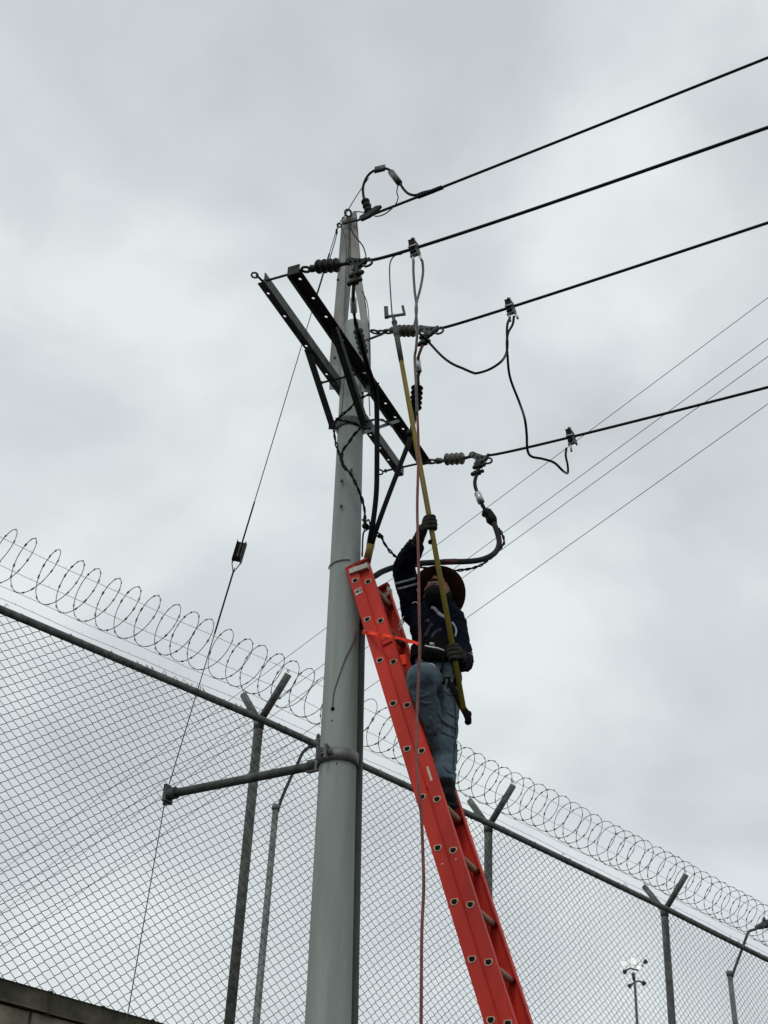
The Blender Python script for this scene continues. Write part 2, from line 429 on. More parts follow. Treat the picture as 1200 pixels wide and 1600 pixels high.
# razor coil
b = MB(); CR = .178; pit = .164; pts = []; per = 28
nturn = int((S1 - S0) / pit)
COILT = .02
def coilp(t):
    th = 2 * math.pi * t; s = S0 + pit * t
    j = int(t)
    rr = CR * (1 + .05 * noise.noise(V((t * .35, 3, 0))))
    jit = .055 * noise.noise(V((t * .55, 0, 0)))
    return FPt(s + jit + COILT * math.sin(th), -.02 + rr * math.cos(th), fz(s) + .375 + rr * math.sin(th) + .015 * noise.noise(V((t * .2, 9, 0))))
for i in range(nturn * per + 1): pts.append(coilp(i / per))
b.tube(pts, .0029, 5)
co_ = b
for i in range(0, nturn * 14):
    t = i / 14 + .01; p = coilp(t); d = (coilp(t + .01) - coilp(t - .01)).normalized(); x, y = frame(d)
    th = random.uniform(0, math.pi); o = x * math.cos(th) + y * math.sin(th)
    co_.box(p, d * random.uniform(.008, .013), o * .0062, d.cross(o) * .0012)
ob = co_.build('razor_wire_coil', M['razor'], None, fix=False, loc=FPt(0, 0, fz(0) + .1))
tag(ob, 'long spiral of razor wire lying in the V arms above the fence', 'razor wire')

# ================================================================== UTILITY POLE
YP = 7.27
PB = P(512.5, 1600, YP); PT = P(553.5, 512, YP)
def pax(z): t = (z - PB.z) / (PT.z - PB.z); return PB + (PT - PB) * t
def prad(z): return .1165 + (z - PB.z) * (.0795 - .1165) / (7.35 - 3.36)
pole = thing('utility_pole', pax(0), 'tall pale grey green concrete utility pole carrying steel crossarms', 'utility pole')
ztop = PT.z; b = MB(); prof = []
base = pax(0); dv = (PT - PB).normalized(); tot = (ztop - 0) / dv.z
for i in range(41):
    t = tot * i / 40; prof.append((t, prad(base.z + t * dv.z)))
for k in range(1, 6):
    a = k / 5 * math.pi / 2; prof.append((tot + .05 * math.sin(a), max(.004, prad(ztop) * math.cos(a))))
b.lathe(base, dv, prof, 40); b.build('shaft', M['pole'], pole)
# riser conduit on the right rear flank
def side(z, ang, off=0.):          # point on the surface; ang 0 = towards the camera, 90 = to the right
    a = math.radians(ang); r = prad(z) + off
    return pax(z) + V((math.sin(a) * r, -math.cos(a) * r, 0)) + V((0, 0, 0)) * 0
zc0 = P(562, 985, YP).z
MB().tube([side(z, 112, .006) for z in (0.05, 2, 4, zc0 - .3, zc0)], .038, 16).build('riser_conduit', M['pole_dark'], pole)
# holes painted as dark discs for their inner shade, and stray bolts
b = MB()
for px, py, r in ((520, 1119, .012), (519, 1137, .004), (526, 1205, .004)):
    c = P(px, py, YP); zz = c.z; ang = math.degrees(math.asin(max(-.95, min(.95, (c.x - pax(zz).x) / prad(zz)))))
    c = side(zz, ang); nrm = (c - pax(c.z)); nrm.z = 0; b.lathe(c - nrm.normalized() * .004, nrm, [(0, r), (.007, r)], 12)
build_each(b, 'bolt_hole_shade', M['dark'], pole)
b = MB()
for px, py in ((534, 752), (533, 791), (560, 560), (549, 735)):
    c = P(px, py, YP - .09); b.lathe(c, V((0, -1, 0)), [(0, .011), (.012, .010), (.02, .006)], 6, sm=False)
build_each(b, 'bolt_head', M['galv'], pole)
# mast channels above the pole
def ribbon3(pa, wv, fl, name):      # pa: list of (left point), wv width vectors, fl flange vec
    b = MB()
    for i in range(len(pa) - 1):
        a0, a1 = pa[i], pa[i + 1]; w0, w1 = wv[i], wv[i + 1]; n_ = V((0, .006, 0))
        b.add([a0, a0 + w0, a0 + w0 + n_, a0 + n_, a1, a1 + w1, a1 + w1 + n_, a1 + n_], [(0, 3, 2, 1), (4, 5, 6, 7), (0, 1, 5, 4), (1, 2, 6, 5), (2, 3, 7, 6), (3, 0, 4, 7)])
        r0, r1 = a0 + w0, a1 + w1
        b.add([r0, r0 + fl, r0 + fl + V((-.006, 0, 0)), r0 + V((-.006, 0, 0)), r1, r1 + fl, r1 + fl + V((-.006, 0, 0)), r1 + V((-.006, 0, 0))],
              [(0, 3, 2, 1), (4, 5, 6, 7), (0, 1, 5, 4), (1, 2, 6, 5), (2, 3, 7, 6), (3, 0, 4, 7)])
    return b.build(name, M['mast'], pole)
LA = [(534, 343, 543), (528, 420, 541), (521, 500, 535), (517, 560, 531), (514, 640, 531), (513, 700, 530)]
LA = [(534, 339, 546), (528, 420, 542), (521, 500, 535), (514.5, 570, 531), (514.5, 608, 531)]
YL = (7.22, 7.26, 7.33, 7.40, 7.42)
pa = [P(a, y, q) for (a, y, c), q in zip(LA, YL)]; wv = [P(c, y, q) - P(a, y, q) for (a, y, c), q in zip(LA, YL)]
ribbon3(pa, wv, V((.035, .05, 0)), 'mast_channel')
RA = [(547, 332, 557), (549, 400, 563), (553, 440, 566), (561, 482, 573), (566, 520, 578), (565, 560, 579), (564, 612, 577)]
pa = [P(a, y, 7.21) for a, y, c in RA]; wv = [P(c, y, 7.21) - P(a, y, 7.21) for a, y, c in RA]
ribbon3(pa, wv, V((.004, .05, 0)), 'mast_channel')
b = MB(); b.bar(P(535, 349, 7.18), P(556, 343, 7.18), .02, .02); b.lathe(P(545, 345, 7.19), V((0, -1, 0)), [(0, .02), (.02, .018)], 6, sm=False)
for y_ in (438, 560, 600): b.lathe(P(528 - (y_ - 438) * .04, y_, 7.195), V((0, -1, 0)), [(0, .010), (.014, .009)], 6, sm=False)
b.build('mast_bolt', M['galv_dark'], pole)

# crossarms (angle section, real holes in the horizontal leg)
HZ = 7.40
CA0, CA1 = PZ(451, 424, HZ), PZ(660, 726, HZ)
CB0, CB1 = PZ(412, 439, HZ), PZ(627, 742, HZ)
CU = (CA1 - CA0).normalized(); CN = V((CU.y, -CU.x, 0))      # CN to the right / camera
def perf(b, o, du, dn, L_, W, th, holes, r):
    # strip of length L_ along du, width W along dn, thickness th down, with round holes
    holes = sorted(holes); nz = V((0, 0, -1)) * th
    def quad(u0, u1):
        if u1 - u0 < 1e-4: return
        p = [o + du * u0, o + du * u1, o + du * u1 + dn * W, o + du * u0 + dn * W]
        q = [x + nz for x in p]; b.add(p + q, [(0, 1, 2, 3), (7, 6, 5, 4), (0, 4, 5, 1), (3, 2, 6, 7)])
    u = 0
    for h in holes:
        quad(u, h - W / 2); c = o + du * h + dn * (W / 2)
        K = 16; outer = []; inner = []
        for k in range(K):
            a = 2 * math.pi * k / K; ca, sa = math.cos(a), math.sin(a); m = max(abs(ca), abs(sa))
            outer.append(c + du * (ca / m * W / 2) + dn * (sa / m * W / 2)); inner.append(c + du * (ca * r * 1.25) + dn * (sa * r))
        vs = outer + inner + [x + nz for x in outer] + [x + nz for x in inner]
        fs = []
        for k in range(K):
            j = (k + 1) % K; fs += [(k, j, K + j, K + k), (2 * K + j, 2 * K + k, 3 * K + k, 3 * K + j), (K + k, K + j, 3 * K + j, 3 * K + k), (k, 2 * K + k, 2 * K + j, j)]
        b.add(vs, fs); u = h + W / 2
    quad(u, L_)
LA_ = (CA1 - CA0).length; LB_ = (CB1 - CB0).length
b = MB(); hs = [.08, .26, .44, .58, .67, .80 + .22, 1.20, 1.36, 1.52, 1.66, 1.77, 1.93]
W1 = .074
hs2 = []; last = -1
for h in hs:
    if h - last > W1 + .002 and h < LA_ - W1 / 2: hs2.append(h); last = h
perf(b, CA0, CU, CN, LA_, W1, .007, hs2, .0095)
b.box(CA0 + CU * (LA_ / 2) - CN * .0035 + V((0, 0, -.022)), CU * (LA_ / 2), CN * .0035, V((0, 0, .022)))
b.box(CA0 - CU * .004 + CN * (W1 / 2 - .002) + V((0, 0, -.004)), CU * .003, CN * (W1 / 2 + .002), V((0, 0, .034)))
b.build('crossarm', M['arm'], pole)
b = MB(); W2 = .040
perf(b, CB0 + V((0, 0, -.004)), CU, -CN, LB_, W2, .007, [.1, .32, .62, .92, 1.2, 1.38, 1.62, 1.78, 1.93], .009)
b.box(CB0 + CU * (LB_ / 2) + CN * .0035 + V((0, 0, .028)), CU * (LB_ / 2), CN * .0035, V((0, 0, .038)))
b.build('crossarm', M['galv_dark'], pole)
# through bolts between the arms
def eye(b, c, n_, R=.022, r=.006): b.torus(c, n_, R, r, 16, 6)
for u in (.04, 1.0, LA_ - .04):
    b = MB(); a = CA0 + CU * u - CN * .03 + V((0, 0, .018 if u < .5 else -.015)); c = a - CN * (.165 if u < .5 else .25)
    b.tube([a + CN * .06, c], .0075, 8); b.lathe(c + CN * .02, -CN, [(0, .014), (.012, .014)], 6, sm=False)
    if u < .5: q = PZ(398, 430, HZ + .03); eye(b, q, V((.2, -1, 0)), .020); b.tube([c, q + CN * .01], .007, 8)
    elif u > 1.1: eye(b, c - CN * .03, V((0, 0, 1)) + CU * .3)
    b.build('through_bolt', M['arm'], pole)
# braces
b = MB(); b.bar(PZ(480, 545, HZ + .01), P(520, 668, 7.17), .012, .040, CN); b.build('brace', M['arm'], pole)
a0 = PZ(521, 512, HZ - .02); a1 = P(570, 666, 7.12)
b = MB(); b.bar(a0, a1, .006, .05, CN); b.bar(a0 + CN * .022, a1 + CN * .022, .045, .006, CN); b.build('brace', M['arm'], pole)
b = MB(); b.bar(P(568, 676, 7.19), PZ(623, 657, HZ - .02), .010, .022); b.build('brace', M['galv'], pole)
b = MB(); b.lathe(pax(P(545, 668, YP).z) - dv * .03, dv, [(0, prad(6.9) + .008), (.06, prad(6.9) + .007)], 32, cap=False)
b.box(side(P(545, 668, YP).z, -80, .03), V((.03, 0, 0)), V((0, .012, 0)), V((0, 0, .03)), .003)
b.box(side(P(545, 668, YP).z, 70, .03), V((.03, 0, 0)), V((0, .012, 0)), V((0, 0, .03)), .003)
b.build('brace_band', M['galv_dark'], pole)

# ------------------------------------------------------------------ guy strut, guy wire
zs = P(505, 1188, YP).z
SA = pax(zs); SE = PZ(269, 1240, zs)
sdv = (SE - SA).normalized(); sdn = V((sdv.y, -sdv.x, 0))
st = thing('guy_strut', SA, 'grey pipe strut clamped to the pole and reaching left to the guy wire', 'strut')
MB().tube([SA + sdv * .15, SE], .026, 14).build('strut_pipe', M['galv_dark'], st)
b = MB(); b.tube([SE + sdv * -.03, SE + sdv * .025], .036, 14); b.box(SE + sdv * .03, sdv * .008, sdn * .035, V((0, 0, .05)), .004)
b.tube([SE + sdv * .03 + V((0, 0, -.055)), SE + sdv * .055 + V((0, 0, -.055))], .012, 6); b.build('end_fitting', M['galv_dark'], st)
b = MB(); rr = prad(zs) + .007; b.lathe(SA - dv * .036, dv, [(0, rr), (.0, rr + .006), (.072, rr + .005), (.072, rr - .001)], 36, cap=False)
b.build('pole_band', M['galv'], st)
b = MB()
for sg in (-1, 1):
    c = side(zs, -38 + sg * 11, .022); t_ = (c - pax(zs)); t_.z = 0; t_.normalize(); q = V((-t_.y, t_.x, 0))
    b.box(c, t_ * .03, q * .004, V((0, 0, .038)), .003)
c1, c2 = side(zs, -58, .028), side(zs, -18, .028); b.tube([c1, c2], .007, 8); b.lathe(c2, c2 - c1, [(-.008, .013), (.006, .013)], 6, sm=False)
b.box(SA + sdv * .15, sdv * .05, sdn * .008, V((0, 0, .034)), .003)
build_each(b, 'band_lug', M['galv'], st)

GT = P(528, 352, 7.22); GE = SE + sdv * .045
gw = thing('guy_wire', P(197, 1600, GE.y), 'taut steel guy wire running from the pole top down past the strut', 'guy wire')
i0 = GT.lerp(GE, .553); i1 = GT.lerp(GE, .582)
gfn = lambda px, py: PL(px, py, GE, (GT - GE))
def line_at(a, c, py):
    lo, hi = 0., 1.
    for _ in range(40):
        m = (lo + hi) / 2; p = a.lerp(c, m) - CAM; y = 800 - FP * p.dot(c_up) / p.dot(c_fwd)
        if y < py: lo = m
        else: hi = m
    return a.lerp(c, lo)
i0 = line_at(GT, GE, 849); i1 = line_at(GT, GE, 876)
gd = (i0 - i1).normalized()
MB().tube([GT, i0], .0032, 6).build('strand', M['thin'], gw)
low = i1 - gd * .05; gnd = V((GE.x - .02, GE.y + .0, 0)); 
MB().tube([low, GE], .0032, 6).build('strand', M['thin'], gw)
gl = P(197, 1600, GE.y - .02); MB().tube([GE, gl, gl + (gl - GE) * 1.75], .0032, 6).build('strand', M['thin'], gw)
b = MB(); x_, y_ = frame(gd, V((0, 1, 0)))
b.box((i0 + i1) / 2, gd * .062, x_ * .028, y_ * .024, .010)
iso = b.build('strain_insulator', M['black'], gw)
b = MB(); b.box((i0 + i1) / 2 - V((0, .026, 0)), gd * .045, x_ * .006, y_ * .004, .002); b.box((i0 + i1) / 2 - V((0, .024, 0)) + x_ * .019, gd * .045, x_ * .003, y_ * .003, .001)
b.build('wire_groove', M['galv_dark'], iso)
b = MB(); j = i1 - gd * .085
b.tube([i1 + x_ * .025 + gd * .03, i1 + x_ * .026 - gd * .02, j], .0035, 6); b.tube([i1 - x_ * .025 + gd * .03, i1 - x_ * .026 - gd * .02, j], .0035, 6)
b.tube([j + gd * .01, j - gd * .42], [.006, .0055], 7)
b.tube([GT - (GT - i0).normalized() * .25, GT - (GT - i0).normalized() * .62], .0062, 7)
b.tube([i0 - gd * .02, i0 + gd * .30], .0055, 7)
build_each(b, 'preformed_grip', M['wire'], gw)

# thin ground wire stuck to the pole
gp = []
for px, py in ((566, 975), (552, 1010), (538, 1045), (528, 1075), (522, 1095), (520, 1118)):
    c = P(px, py, YP); z = c.z; s_ = max(-.97, min(.97, (c.x - pax(z).x) / prad(z))); gp.append(side(z, math.degrees(math.asin(s_)), .005))
ob = tubeobj('ground_wire', gp, .0026, M['thin'], n=6); tag(ob, 'thin wire trailing down the pole face into a small dark hole', 'wire')

# ================================================================== CONDUCTORS
WD = V((.847, -.527, 0)).normalized()
def conductor(p0, px, py, label, sag=.02, r=.0095, ext=5.):
    e_ = PL(px, py, p0, WD); d = (e_ - p0); pts = []
    e2 = e_ + d.normalized() * ext; T_ = d.length / (e2 - p0).length
    for i in range(61):
        t = (i / 60) ** 1.6; p = p0.lerp(e2, t); q = t / T_
        if 0 < q < 1: p = p - V((0, 0, sag * q ** .3 * (1 - q)))
        pts.append(p)
    ob = MB().tube(pts, r, 10).build('power_line', M['wire'], None, loc=p0)
    tag(ob, label, 'power line', 'thick dark power lines running off to the right'); return pts
def onw(wr, px):      # point of a conductor whose picture column is px
    for a, e_ in zip(wr, wr[1:]):
        p = e_ - CAM; x1 = 600 + FP * p.dot(c_right) / p.dot(c_fwd)
        if x1 < px: continue
        p = a - CAM; x0 = 600 + FP * p.dot(c_right) / p.dot(c_fwd)
        return a.lerp(e_, (px - x0) / (x1 - x0))
    return wr[-1]
T1 = P(550, 350, 7.16)
Q2 = PZ(468, 420, HZ + .0); Q4 = PZ(664, 722, HZ - .02); Q3 = P(579, 520, 7.20)
w1 = conductor(PL(562, 342, T1, WD), 1200, 90, 'topmost thick power line, leaving from the tip of the pole')
w2 = conductor(PL(576, 404, Q2, WD), 1200, 199, 'second power line from the top, held by the near end of the crossarm', .080)
w3 = conductor(PL(688, 512, Q3, WD), 1200, 348, 'third power line from the top, held at the middle of the pole', .035)
w4 = conductor(PL(762, 710, Q4, WD), 1200, 605, 'lowest thick power line, held by the far end of the crossarm', .045)

def sheds(b, a, d, n, gap, R, r, t=.010, tilt=.35):
    prof = []
    for i in range(n):
        z = i * gap
        prof += [(z, r), (z + gap * .12, r * 1.2), (z + gap * .42, R * .97), (z + gap * .52, R), (z + gap * .62, R * .96), (z + gap * .80, r * 1.25)]
    prof.append((n * gap, r)); b.lathe(a, d, prof, 24)
def link(b, a, c, wd=.014, r=.005):
    d = (c - a).normalized(); x, y = frame(d); pts = []
    for i in range(16):
        t = 2 * math.pi * i / 16; pts.append((a + c) / 2 + d * ((c - a).length / 2 * math.cos(t)) + x * (wd * math.sin(t)))
    b.tube(pts, r, 6, closed=True)
def insulator(Q, xs, ys, m, label, nshed, R, stub, chain=False):
    # xs: picture columns: start, shed start, shed end, clamp start, clamp end; ys matching rows
    p = [PL(x, y, Q, WD) for x, y in zip(xs, ys)]
    d = (p[2] - p[1]).normalized(); rt = thing('strain_insulator', p[0], label, 'insulator', 'insulators anchoring the power lines')
    b = MB()
    if chain:
        L_ = (p[1] - p[0]); k = 4
        for i in range(k):
            a = p[0] + L_ * (i / k) - L_.normalized() * .008; c = p[0] + L_ * ((i + 1) / k) + L_.normalized() * .006
            x, y = frame(L_); 
            link(b, a + (V((0, 0, .012)) if i == 0 else V()), c, .020 if i % 2 == 0 else .016, .0075)
        b.tube([p[0] + V((0, 0, -.05)) - WD * .05, p[0] + V((0, 0, -.045)) + WD * .08, p[0] + WD * .16 + V((0, 0, -.018))], .008, 8)
        b.lathe(p[1] - d * .06, d, [(0, .012), (.02, .020), (.06, .018)], 12)
    else:
        L_ = p[1] - p[0]
        link(b, p[0] - d * .02, p[0] + L_ * .45, .022, .0085)
        b.lathe(p[0] + L_ * .38, d, [(0, .012), (.02, .024), (.05, .020), (.07, .012), (L_.length * .62 + .005, .012)], 12)
    b.build('clevis', M['clamp'] if not m == M['poly_dark'] else M['poly_dark'], rt)
    b = MB(); Ls = (p[2] - p[1]).length; sheds(b, p[1], d, nshed, Ls / nshed, R, R * .36); b.build('shed_body', m, rt)
    b = MB(); b.tube([p[2], p[3]], .0115, 10); b.build('end_rod', M['poly_dark'] if m == M['poly_dark'] else M['clamp'], rt)
    # dead-end clamp: cast body sloping down, teardrop keeper loop, hanging two-bolt connector
    b = MB(); c = p[3]; e_ = p[4]; cd_ = (e_ - c).normalized(); sd_ = cd_.cross(V((0, 0, 1))).normalized(); upv = sd_.cross(cd_)
    Lc = (e_ - c).length
    poly = [(-.02, .022), (.0, .034), (Lc * .35, .022), (Lc * .8, .012), (Lc * 1.02, .020), (Lc * 1.0, -.012), (Lc * .72, -.045), (Lc * .52, -.07), (Lc * .40, -.065), (Lc * .42, -.030), (.02, -.012), (-.02, -.004)]
    b.prism(poly, c - sd_ * .013, cd_, upv, sd_ * .026)
    for t in (.15, .45, .7): b.tube([c + cd_ * (Lc * t) - sd_ * .024, c + cd_ * (Lc * t) + sd_ * .024], .008, 6)
    b.build('dead_end_clamp', M['poly_dark'] if m == M['poly_dark'] else M['clamp'], rt)
    b = MB(); lc = e_ + cd_ * .012 - upv * .018; pts = []
    for i in range(20):
        t = 2 * math.pi * i / 20; pts.append(lc + cd_ * (.036 * math.cos(t)) + upv * (.022 * math.sin(t) * (1 if math.cos(t) > -.2 else .75)))
    b.tube(pts, .0075, 7, closed=True); b.build('keeper_loop', M['clamp'], rt)
    s0, s1 = stub
    a = PL(*s0, Q, WD); c = PL(*s1, Q, WD); sd2 = (c - a).normalized(); b = MB(); b.tube([a - sd2 * .05, c], .014, 10)
    for t, k in ((.15, 1), (.85, -1)):
        q = a.lerp(c, t); b.tube([q - WD * .040 + V((0, 0, .004 * k)), q + WD * .044 - V((0, 0, .004 * k))], .0125, 8)
        b.blob(q - WD * .034, .016, .016, .016, n=8, m=6); b.blob(q + WD * .040, .014, .014, .012, n=8, m=6)
        b.box(q, WD * .022, V((.01, .016, 0)), V((0, 0, .012)), .003)
    b.build('bolted_connector', M['arm'], rt)
    return c
c2_ = insulator(Q2, (476, 494, 530, 545, 572), (422, 417, 414, 411, 408), M['poly_dark'], 'dark four shed insulator at the near upper end of the crossarm', 4, .043, ((557, 426), (553, 443)))
c3_ = insulator(Q3, (581, 621, 649, 656, 684), (520, 517, 517, 516, 514), M['poly_brown'], 'brownish insulator hung on a chain beside the pole, behind the yellow stick', 4, .042, ((666, 523), (661, 538)), True)
c4_ = insulator(Q4, (670, 695, 725, 737, 761), (722, 718, 716, 713, 716), M['poly_grey'], 'pale grey insulator at the far lower end of the crossarm', 4, .044, ((749, 726), (745, 741)))

def shedded_(b, a, c, n=3, R=.032, r=.012):
    d = c - a; g_ = d.length / n; prof = []
    for i in range(n): z = i * g_; prof += [(z, r), (z + g_ * .3, r), (z + g_ * .4, R * .95), (z + g_ * .55, R), (z + g_ * .68, R * .9), (z + g_ * .75, r)]
    b.lathe(a, d, prof + [(d.length, r)], 20)
# pole-top dead end of the first line
td = thing('dead_end_fitting', T1, 'dark dead end clamp with small sheds at the tip of the pole', 'line fitting')
b = MB(); a, c = PL(567, 340, T1, WD), PL(590, 327, T1, WD); dd = (c - a).normalized(); sd_ = dd.cross(V((0, 0, 1))).normalized(); upv = sd_.cross(dd)
b.prism([(-.02, -.02), (-.02, .02), (.04, .024), (.12, .028), (.155, .010), (.12, -.014), (.05, -.030)], a - sd_ * .012, dd, upv, sd_ * .024)
b.tube([a - dd * .05, a + dd * .02], .008, 8); b.build('dead_end_clamp', M['arm'], td)
b = MB(); cc = PL(587, 327, T1, WD); b.torus(cc, sd_, .026, .006, 18, 7, 1.2, dd); b.build('keeper_loop', M['arm'], td)
b = MB(); s0 = PL(577, 333, T1, WD); s1 = PL(570, 312, T1, WD); shedded_(b, s0, s1); b.build('shed_body', M['poly_dark'], td)
b = MB(); b.torus(PL(544, 333, T1, WD), V((.3, -1, 0)), .034, .008, 20, 7, .7); b.torus(P(530, 352, 7.15), V((.3, -1, 0)), .018, .006, 16, 6, .8)
b.torus(P(526, 362, 7.17), V((1, -.3, 0)), .018, .005, 16, 6, .7)
b.build('thimble_ring', M['arm'], td)

# helical splice wrap on the first line
a, c = onw(w1, 652), onw(w1, 691)
hp = []; d = (c - a); x, y = frame(d.normalized())
for i in range(161):
    t = i / 160; th = 2 * math.pi * 16 * t; hp.append(a + d * t + x * .0125 * math.cos(th) + y * .0125 * math.sin(th))
ob = MB().tube(hp, .0055, 6).build('splice_wrap', M['wire'], None, loc=a); tag(ob, 'tight black spiral wrap gripping the topmost power line', 'splice')

def cyl_between(b, a, c, r, n=12): b.tube([a, c], r, n)
def jumper(name, label, cat, segs, root):
    rt = thing(name, root, label, cat); 
    for nm, m, fn in segs:
        b = MB(); fn(b); b.build(nm, M[m], rt)
    return rt
# top jumper loop
K = lambda *a: [PL(px, py, T1, WD) for px, py in a]
jumper('jumper_cable', 'arched black jumper looping over the tip of the pole with two grey sleeves', 'cable', [
    ('cable', 'black', lambda b: b.tube(K((569, 313), (567, 296), (570, 283), (577, 272), (588, 265), (600, 263), (609, 266), (616, 274), (624, 285), (631, 296), (639, 303), (649, 305), (660, 301), (672, 298)), .0095, 8, sub=5)),
    ('sleeve', 'clamp', lambda b: b.box(sum(K((585, 266), (602, 262)), V()) / 2, (K((602, 262))[0] - K((585, 266))[0]) / 2, V((0, .018, 0)), V((0, 0, .019)), .005)),
    ('sleeve', 'clamp', lambda b: b.tube(K((611, 269), (624, 286)), .023, 12)),
    ('tail', 'thin', lambda b: b.tube(K((622, 288), (620, 300), (622, 308), (619, 318), (611, 327), (600, 335), (588, 338), (578, 334), (562, 331), (552, 331)), .0045, 6, sub=5)),
], K((569, 313))[0])
ob = tubeobj('tie_wire', [P(576, 278, 7.1), P(556, 308, 7.15), P(541, 333, 7.18), P(529, 352, 7.19), P(524, 375, 7.18), P(515, 405, 7.18)], .0035, M['wire'], n=6); tag(ob, 'thin black wire slanting down from the jumper arch to the left of the pole tip', 'wire')
ob = tubeobj('tie_wire', [P(545, 338, 7.15), P(546, 352, 7.14), P(554, 368, 7.14), P(566, 383, 7.13), P(571, 396, 7.13), P(572, 406, 7.1)], .0045, M['wire'], n=6); tag(ob, 'short black wire curling down from the pole tip to the second power line', 'wire')
ob = tubeobj('tie_wire', [P(533, 352, 7.17), P(540, 375, 7.17), P(541, 400, 7.17), P(539, 470, 7.17), P(539, 560, 7.15), P(536, 620, 7.13), P(533, 650, 7.12), P(532, 668, 7.12)], .0032, M['thin'], n=6); tag(ob, 'thin wire running down the middle of the mast and pole to the brace band', 'wire')
ob = tubeobj('tie_wire', [P(566, 455, 7.17), P(574, 475, 7.17), P(577, 510, 7.17), P(577, 560, 7.17), P(576, 600, 7.17), P(578, 650, 7.18)], .0035, M['thin'], n=6); tag(ob, 'thin wire running down the right hand mast channel', 'wire')

# power cables with terminations
def shedded(b, pts, R, r, n, spiky=False):
    a, c = pts; d = c - a; g_ = d.length / n; prof = []
    for i in range(n):
        z = i * g_
        if spiky: prof += [(z, r), (z + g_ * .36, r * 1.05), (z + g_ * .40, R), (z + g_ * .45, R * .98), (z + g_ * .60, r * 1.1)]
        else: prof += [(z, r), (z + g_ * .28, r), (z + g_ * .36, R * .93), (z + g_ * .44, R), (z + g_ * .54, R * .93), (z + g_ * .60, r)]
    prof.append((d.length, r)); b.lathe(a, d, prof, 20, sm=not spiky)
zc_in = [P(573, 893, 7.33), P(568, 940, 7.36), side(zc0 - .1, 112, .006)]
jumper('power_cable', 'thick black cable with spiky sheds dropping in front of the pole from the second line', 'cable', [
    ('lead', 'poly_dark', lambda b: b.tube([c2_, P(552, 458, 6.05), P(552, 470, 6.12)], .011, 8, sub=4)),
    ('sleeve', 'alu', lambda b: b.tube([P(552, 465, 6.12), P(553, 488, 6.2)], .020, 12)),
    ('boot', 'black', lambda b: b.tube([P(553, 487, 6.2), P(554, 495, 6.25), P(556, 505, 6.3), P(559, 518, 6.4)], [.012, .008, .013, .014], 10)),
    ('shed_body', 'black', lambda b: shedded(b, (P(559, 515, 6.4), P(569, 554, 6.6)), .031, .0115, 5, True)),
    ('cable', 'black', lambda b: b.tube([P(568, 550, 6.6), P(575, 575, 6.72), P(584, 602, 6.85), P(588, 625, 6.92), P(589, 660, 6.97), P(589, 720, 7.02), P(588, 770, 7.07), P(583, 815, 7.12), P(577, 850, 7.18)] + zc_in, .0165, 12, sub=5)),
    ('tape_band', 'tape', lambda b: b.tube([P(580, 850, 7.155), P(574, 873, 7.20)], .0235, 12)),
], P(552, 455, 6.05))
jumper('power_cable', 'black cable with round sheds hidden partly by the yellow stick', 'cable', [
    ('lead', 'redtape', lambda b: b.tube([c3_, P(656, 550, 6.99), P(653, 560, 7.0)], .010, 8, sub=4)),
    ('sleeve', 'alu', lambda b: b.tube([P(652, 560, 7.02), P(655, 581, 7.04)], .018, 12)),
    ('boot', 'black', lambda b: b.tube([P(655, 580, 7.04), P(653, 590, 7.04), P(653, 600, 7.04), P(652, 606, 7.05)], [.012, .010, .013, .014], 10)),
    ('shed_body', 'black', lambda b: shedded(b, (P(652, 603, 7.05), P(649, 641, 7.06)), .040, .012, 5)),
    ('cable', 'black', lambda b: b.tube([P(649, 640, 7.06), P(645, 665, 7.05), P(639, 690, 7.03), P(626, 725, 7.04), P(608, 772, 7.07), P(594, 810, 7.1), P(584, 840, 7.15), P(579, 862, 7.22)] + zc_in, .0155, 12, sub=5)),
], P(655, 545, 7.0))
jumper('power_cable', 'grey cable curving down from the lowest line and passing behind the worker', 'cable', [
    ('lead', 'grey_cable', lambda b: b.tube([c4_, P(742, 752, 7.8), P(743, 762, 7.8), P(747, 772, 7.79)], .0125, 8, sub=4)),
    ('sleeve', 'alu', lambda b: b.tube([P(746, 771, 7.79), P(752, 785, 7.78)], .024, 12)),
    ('boot', 'black', lambda b: b.tube([P(752, 786, 7.78), P(754, 790, 7.78), P(757, 795, 7.78), P(760, 801, 7.77), P(765, 805, 7.77), P(768, 812, 7.76), P(772, 819, 7.75)], [.010, .014, .012, .038, .032, .038, .022], 12)),
    ('cable', 'grey_cable', lambda b: b.tube([P(771, 816, 7.75), P(777, 832, 7.72), P(780, 850, 7.7), P(773, 864, 7.66), P(757, 873, 7.62), P(735, 877, 7.58), P(700, 878, 7.52), P(660, 880, 7.48), P(630, 883, 7.45), P(605, 890, 7.42), P(588, 899, 7.38), P(574, 915, 7.36), side(zc0 - .1, 112, .006)], .0185, 12, sub=5)),
    ('tape_band', 'redtape', lambda b: b.tube([P(713, 877.4, 7.54), P(692, 878.2, 7.508)], .0195, 12)),
], P(745, 745, 7.8))

